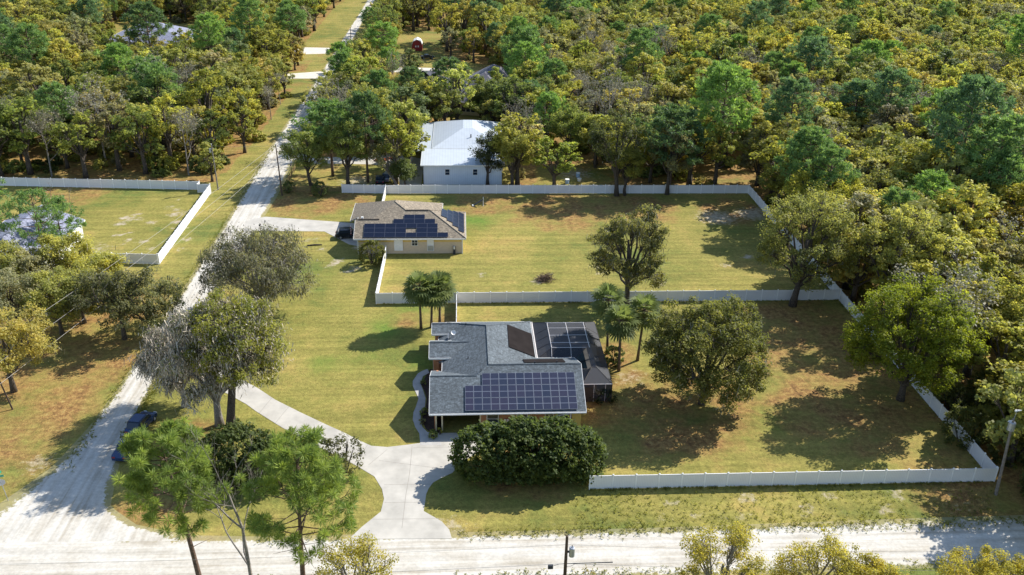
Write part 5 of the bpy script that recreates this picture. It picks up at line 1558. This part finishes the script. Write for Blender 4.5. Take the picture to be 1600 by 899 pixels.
hero_oak('smaller silver grey mossy tree at the edge of the side road', (262, 640), 505, 4.4, 508, (0.10, 0.12, 0.05), dict(tf=.2, limbs=10, clumps=10, per=20, size=.26, cr=.9, moss=1.0, mossn=110, mossl=.8, open_=1.4, mossmat='moss_silver', low=.5, rise=.54, bark='bark_grey'), at=AT(276, 562, 6.5))
hero_oak('big olive oak just outside the right fence corner, over the middle fence end', (1330, 455), 300, 8.0, 511, (0.31, 0.30, 0.08), dict(tf=.18, limbs=18, clumps=16, per=90, size=.26, cr=1.0, low=.3, rise=.55), at=(61.5, 127))
hero_oak('broad yellow olive oak outside the right fence of the back yard', (1330, 400), 268, 7.8, 512, (0.35, 0.33, 0.07), dict(tf=.18, limbs=18, clumps=16, per=90, size=.26, cr=1.0, low=.3, rise=.55), at=(61.8, 141))
hero_oak('tall dull oak outside the right fence behind the domed oak', (1400, 480), 400, 6.4, 513, (0.30, 0.29, 0.09), dict(tf=.2, limbs=14, clumps=14, per=80, size=.26, cr=.95, low=.3), at=(61.2, 112.5), HH=18.5)
hero_oak('yellow olive oak right of the domed oak, outside the fence', (1530, 560), 440, 6.6, 514, (0.33, 0.31, 0.08), dict(tf=.2, limbs=14, clumps=14, per=80, size=.26, cr=.95, low=.3), at=(67, 99))
hero_oak('olive oak crowding the far corner of the back yard fence', (1240, 350), 235, 6.5, 517, (0.27, 0.27, 0.08), dict(tf=.18, limbs=15, clumps=14, per=70, size=.28, cr=1.0, low=.3, rise=.55), at=(62, 155))
# left side group
hero_oak('low spreading grey green oak nearest the side road, over the left verge', (235, 520), 436, 5.6, 515, (0.23, 0.23, 0.11), dict(tf=.2, limbs=13, clumps=13, per=60, size=.24, cr=.9, low=.4, rise=.55, moss=.4))
LEFT = [((32, 520), 425, 3.6, DULL, 'small dull oak left of the two trunks, lower left wood'), ((97, 522), 430, 3.8, OLIVE, 'olive oak with thin trunk left of the wide grey green one'),
        ((132, 505), 420, 4.2, OLIVE, 'olive oak behind the near fence of the left lot'), ((195, 530), 418, 5.4, (0.12, 0.12, 0.055), 'wide grey green oak leaning over the left lawn by the side road'),
        ((22, 612), 478, 4.8, GOLD, 'golden yellow tree at the left edge above the leaning post'), ((10, 470), 372, 3.8, OLIVE, 'green tree at the left edge below the blue grey house'),
        ((112, 452), 360, 3.0, YELL, 'yellow green tree in front of the blue grey house'), ((60, 470), 392, 3.4, DULL, 'dull oak under the near corner of the blue grey house'), ((165, 470), 398, 3.2, YELL, 'low yellow green tree before the near fence of the left lot')]
for k, (b, t, r_, c, lab) in enumerate(LEFT):
    hero_oak(lab, b, t, r_ + .9, 520 + k, c, dict(tf=.26, limbs=11, clumps=13, per=80, size=.24, cr=.95, open_=.2, moss=.25))
for k, (b, t, lab, Rd) in enumerate((((75, 424), 305, 'thin pine with spreading limbs in front of the blue grey house', 3.6), ((102, 398), 318, 'forked pine beside the blue grey house gable', 3.0), ((8, 420), 270, 'green pine cut by the left edge above the blue grey house', 3.8))):
    x, y = P(*b); h = height_at(x, y, t)
    c, tr = make_pine(540 + k, h, Rd, .42, 7, 4, 3, 26, .8, .07)
    plant('pine_tree', lab, 'pine tree', (x, y), [('crown', c, None), ('trunk', tr, None)], PINE)
for k, (b, t, lab) in enumerate((((88, 340), 298, 'leafless grey tree inside the left lot fence'), ((112, 336), 302, 'second leafless tree inside the left lot, right of the first'))):
    x, y = P(*b); h = height_at(x, y, t)
    bm_, tips = make_bare(550 + k, h, 3, 3, split=4)
    plant('bare_tree', lab, 'tree', (x, y), [('trunk', bm_, None)], GREY)
# foreground pines: their feet are below the picture
for k, (b, t, Rd, lab, kw) in enumerate((((318, 930), 690, 3.4, 'bright green pine with curved bare trunk at the lower left corner of the lot', dict(lean=(-1.6, .6))), ((478, 960), 704, 3.8, 'wide bright green pine with straight trunk at the bottom, left of the driveway mouth', dict(lean=(.6, .4))))):
    x, y = P(*b); h = height_at(x, y, t)
    c, tr = make_pine(560 + k, h, Rd, .54 if k == 0 else .50, 10, 4, 5, 100, .80, .028, dead=6, **kw)
    plant('pine_tree', lab, 'pine tree', (x, y), [('crown', c, None), ('trunk', tr, None)], (0.22, 0.28, 0.070))
x, y = P(398, 940); h = height_at(x, y, 748)
bm_, tips = make_bare(570, h, 3.4, 4, split=4)
plant('bare_tree', 'leafless grey tree between the two bright green pines at the bottom', 'tree', (x, y), [('trunk', bm_, None)], GREY)
for k, (b, t, Rd, c, lab, kw) in enumerate((((560, 985), 838, 3.6, (0.38, 0.325, 0.065), 'thin yellow leaved tree at the bottom edge right of the wide pine', dict(per=34, open_=.6)),
        ((1112, 985), 815, 4.1, (0.38, 0.325, 0.065), 'airy golden green tree at the bottom edge right of the front pole', dict(per=55, open_=.7)),
        ((1270, 985), 845, 4.2, (0.38, 0.325, 0.065), 'golden green tree at the bottom edge, middle one of three', dict(per=60, open_=.6)),
        ((1345, 995), 872, 2.6, (0.38, 0.325, 0.065), 'small golden green tree right beside the middle golden one at the bottom', dict(per=80)),
        ((1525, 1000), 880, 4.6, (0.38, 0.325, 0.065), 'dense golden green tree at the lower right corner', dict(per=120)),
        ((905, 960), 885, 1.2, (0.22, 0.18, 0.04), 'tiny yellow sapling top at the foot of the front pole', dict(per=10, limbs=5, clumps=5)))):
    hero_oak(lab, b, t, Rd, 580 + k, c, dict(dict(tf=.25, limbs=14, clumps=17, size=.15, cr=.65, low=.2, bark='bark_grey'), **kw))
# tree outside the picture at the lower right whose shade lies on the road
hero_oak('open crowned tree just outside the right edge shading the road', (1725, 800), 600, 5.6, 590, OLIVE, dict(tf=.3, limbs=12, clumps=10, per=36, size=.26, cr=.7, open_=.8), at=(lambda p: (p[0] + 11, p[1] + 6.5))(P(1535, 850)))
hero_oak('low olive tree by the road verge at the right edge', (1652, 790), 700, 4.0, 591, DULL, dict(tf=.3, limbs=8, clumps=9, per=22, size=.25, cr=.7, open_=.5))
# palms
for k, (b, t, lab) in enumerate((((658, 514), 450, 'leftmost sabal palm of the three beside the house rear corner'), ((674, 512), 455, 'middle sabal palm of the three beside the house rear corner'), ((687, 507), 448, 'rightmost sabal palm of the three beside the house rear corner'),
        ((967, 580), 503, 'nearest sabal palm by the pool enclosure, with full round crown'), ((950, 560), 474, 'sabal palm leaning over the pool enclosure corner'), ((985, 545), 478, 'farther sabal palm right of the pool enclosure'))):
    x, y = P(*b); h = height_at(x, y, t)
    if k == 4: x, y = AT(955, 470, 8.0); h = 8.0
    if k == 5: x, y = AT(1003, 484, 7.6); h = 7.6
    c, tr, pt = make_palm(600 + k, h, 2.6, 46)
    plant('sabal_palm', lab, 'palm tree', (x, y), [('crown', c, None), ('trunk', tr, None), ('petioles', pt, None)], PALMC, group='sabal palms by the house')
# bushes
def bush(label, loc, ell, dens, size, color, seed, name='shrub', cr=.45, cat='shrub', group=None):
    c, t = make_bush(seed, ell, dens, size, cr=cr)
    return plant(name, label, cat, loc, [('foliage', c, None), ('stems', t, None)], color, group=group)
hx0, hy0 = P(826, 768)
bush('huge rounded dark green hedge between driveway and white front fence', (6.0, 78.3), [(-3.4, .2, 2.7, 4.1, 3.4, 3.1), (.2, .0, 3.1, 4.4, 3.7, 3.5), (3.8, -.1, 3.1, 4.3, 3.7, 3.4), (6.3, -.1, 2.5, 3.0, 3.1, 2.8)], 11, .32, (0.095, 0.125, 0.040), 610, 'hedge', .5, 'hedge')
x, y = P(375, 745)
bush('dark green dense shrub mass between the two lower left pines', (x, y), [(0, 0, 2.7, 4.4, 3.4, 3.4), (-3.2, -.5, 2.0, 3.2, 2.8, 2.6), (2.8, -.8, 2.2, 3.0, 2.6, 2.6)], 8, .30, (0.085, 0.11, 0.035), 611)
x, y = P(520, 742)
bush('brownish green shrub behind the wide pine, beside the driveway curve', (x, y), [(-1.0, 0, 2.0, 2.6, 2.3, 2.2), (1.2, .3, 2.3, 2.2, 2.0, 2.2)], 5, .22, (0.10, 0.10, 0.04), 612)
x, y = P(300, 740)
bush('low dark shrub behind the curved trunk pine', (x, y), [(0, 0, 1.5, 3.0, 2.2, 1.8)], 5, .24, (0.05, 0.075, 0.018), 613)
x, y = P(440, 735)
bush('dark shrub under the left side of the wide pine', (x, y), [(0, 0, 1.9, 2.8, 2.2, 2.1)], 5, .24, (0.045, 0.07, 0.018), 621)
x, y = P(581, 412)
bush('round olive shrub at the front corner of the tan roofed house', (x, y), [(0, 0, 1.9, 2.2, 2.1, 2.0)], 9, .24, (0.13, 0.13, 0.03), 614)
x, y = P(944, 628)
bush('dark clipped bush at the near corner of the pool enclosure', (x, y), [(0, 0, .8, 1.6, 1.0, .9)], 12, .16, (0.03, 0.05, 0.014), 615)
for k, (a, b, r_, lab) in enumerate(((1500, 690, 2.4, 'dark bush outside the right fence, left of the pale leaning pole'), (1580, 720, 2.8, 'big dark bush behind the pale leaning pole'), (1545, 640, 3.0, 'tall dark bush in the thicket above the pale leaning pole'),
        (1480, 640, 2.0, 'small dark bush just outside the right fence'), (1600, 640, 2.8, 'dark bush at the right picture edge above the pole'), (1620, 780, 2.0, 'bush at the right picture edge by the road verge'))):
    x, y = P(a, b)
    bush(lab, (x, y), [(0, 0, r_ * .8, r_, r_, r_ * 1.1), (r_ * .7, .4, r_ * .6, r_ * .8, r_ * .8, r_ * .8)], 7, .28, (0.13, 0.14, 0.05), 660 + k, cr=.4)
for k, (a, b, r_, c) in enumerate(((661, 601, .35, GREEN), (663, 648, .5, GREEN), (660, 662, .35, DULL), (677, 684, .55, GREEN), (686, 678, .4, YELL))):
    x, y = P(a, b)
    bush(['tiny bush in the garden bed near its far end', 'green bush in the middle of the garden bed', 'dull bush in the garden bed below the middle', 'bush at the near end of the garden bed', 'yellow green bush beside the cream garage posts'][k], (x, y), [(0, 0, r_ * .8, r_, r_, r_)], 40, .12, c, 616 + k, cr=.15, group='garden bed bushes')
for k, (a, b, r_, lab) in enumerate(((366, 672, .9, 'small dark shrub at the foot of the thick dark trunk'), (378, 680, .8, 'second small shrub right of the thick trunk foot'), (454, 678, .45, 'tiny dark shrub on the lawn edge by the driveway'), (905, 555, 1.4, 'shrub below the palms beside the pool enclosure'), (452, 300, 1.2, 'low bush at the foot of the dark roadside pole'), (500, 306, 1.6, 'wide bush in front of the rail fence'))):
    x, y = P(a, b)
    if k == 3: x, y = 19.9, 101.5
    bush(lab, (x, y), [(0, 0, r_ * .8, r_, r_, r_)], 16, .2, DARKG, 630 + k, cr=.25)
# pine in front of the driveway joint: nothing more; trees close in front of the back fence and the metal building
SH = [(p, t, 4.6, DARKG, l, dict(tf=.2)) for p, t, l in (((668, 196), 118, 'dark green oak left in front of the slate roofed house'), ((682, 205), 140, 'dark oak before the porch left end of the slate roofed house'), ((764, 202), 122, 'dark oak before the porch right end of the slate roofed house'), ((785, 205), 118, 'dark green oak at the right of the slate roofed house'), ((845, 200), 120, 'wide dark oak farther right of the slate roofed house'), ((625, 205), 150, 'dark oak between the side yard and the slate roofed house'))]
for k, (b, t, Rd, c, lab, kw) in enumerate((((620, 290), 215, 3.6, DULL, 'leaning open tree left of the metal building front wall', dict(per=26, open_=.6, lean=(-2.5, 0), bark='bark_grey')),
        ((632, 292), 250, 2.6, DARKG, 'small dark green tree by the silver car behind the fence', dict(per=40)),
        ((762, 289), 205, 3.6, (0.09, 0.10, 0.045), 'thin limbed tree at the right corner of the metal building', dict(per=44, open_=.5)),
        ((800, 293), 190, 4.4, OLIVE, 'olive oak just right of the metal building', {}), ((545, 292), 178, 4.6, GREEN, 'green oak behind the spur of the white fence', {}), ((487, 292), 195, 4.8, GREEN, 'dark leaning oak behind the rail fence', dict(lean=(-1, 0))),
        ((963, 306), 172, 5.6, (0.10, 0.11, 0.04), 'grey green oak with forked trunk in front of the back fence', dict(lean=(-.5, 0), moss=.4)), ((976, 305), 222, 3.2, OLIVE, 'slim oak next to the forked one before the back fence', {}),
        ((1042, 304), 190, 4.2, DULL, 'dull oak standing just inside the back fence', {}), ((890, 255), 165, 5.0, GREEN, 'broad green oak behind the blue barrel clearing', {}), ((930, 262), 180, 4.6, OLIVE, 'olive oak right of the barrel clearing', {}), *SH)):
    hero_oak(lab, b, t, Rd, 650 + k, c, dict(dict(tf=.22, limbs=12, clumps=13, per=80, size=.26, cr=.95, low=.3), **kw))

# ragged grass and weeds along road edges, fences and in the lawns
rw = np.random.default_rng(91)
tp_ = []
for k in range(5200):
    m_ = k % 6
    if m_ == 0: p = (rw.uniform(-20, 60), 68.9 + rw.normal(0, .45))
    elif m_ == 1: p = (rw.uniform(-20, 75), 63.1 + rw.normal(0, .4))
    elif m_ == 2: p = (-42.5 + rw.normal(0, .35), rw.uniform(80, 200))
    elif m_ == 3: p = (-38.2 + rw.normal(0, .4) + (1.0 if False else 0), rw.uniform(86, 115)) if k % 2 else (-36.6 + rw.normal(0, .4), rw.uniform(140, 200))
    elif m_ == 4: p = [(rw.uniform(13, 57), 75.4 - abs(rw.normal(0, .15))), (57.1 - abs(rw.normal(0, .2)), rw.uniform(76, 166)), (rw.uniform(-12, 57), 119.45 - abs(rw.normal(0, .15)))][k // 6 % 3]
    else: p = P(rw.uniform(900, 1550), rw.uniform(762, 830)) if k % 4 else P(rw.uniform(0, 300), rw.uniform(540, 720))
    if P(540, 843)[0] < p[0] < P(712, 842)[0] and p[1] < 75: continue
    tp_.append(p)
C_ = np.array([(a, b, .02) for a, b in tp_])
V_, Q_, T_ = tufts(rw, C_, np.full(len(C_), .28), 7, .03, up=1.4)
V_[:, 2] = np.abs(V_[:, 2])
wg = link(bpy.data.objects.new('verge_grass', np_mesh('verge_grass', V_, Q_, M['leaf'], {'tint': T_})))
wg.color = (0.20, 0.20, 0.055, 1)
tag(wg, 'rough grass tufts and weeds along the road verges and fence feet', 'grass', kind='stuff')

# labels shared by a few look-alikes are told apart from left to right
byl = {}
for o in list(bpy.data.objects):
    if o.parent is None and o.get('label') and o.get('group') and o.users_scene:
        byl.setdefault(o['label'], []).append(o)
ORD = {2: ['left one', 'right one'], 3: ['left one', 'middle one', 'right one'], 4: ['leftmost', 'second from left', 'third from left', 'rightmost'], 5: ['leftmost', 'second from left', 'middle one', 'fourth from left', 'rightmost'],
       7: ['leftmost', 'second from left', 'third from left', 'middle one', 'third from right', 'second from right', 'rightmost'], 8: ['leftmost', 'second from left', 'third from left', 'fourth from left', 'fourth from right', 'third from right', 'second from right', 'rightmost'],
       6: ['leftmost', 'second from left', 'third from left', 'fourth from left', 'fifth from left', 'rightmost']}
for lab, os_ in byl.items():
    n = len(os_)
    if n in ORD:
        os_.sort(key=lambda o: PIX(o.location.x, o.location.y, 6)[0])
        for o, w in zip(os_, ORD[n]): o['label'] = (lab if len(lab.split()) < 13 else lab.replace('mid sized ', 'medium ').replace('yellow green', 'yellowish').replace('dull greyish green', 'greyish')) + ', ' + w
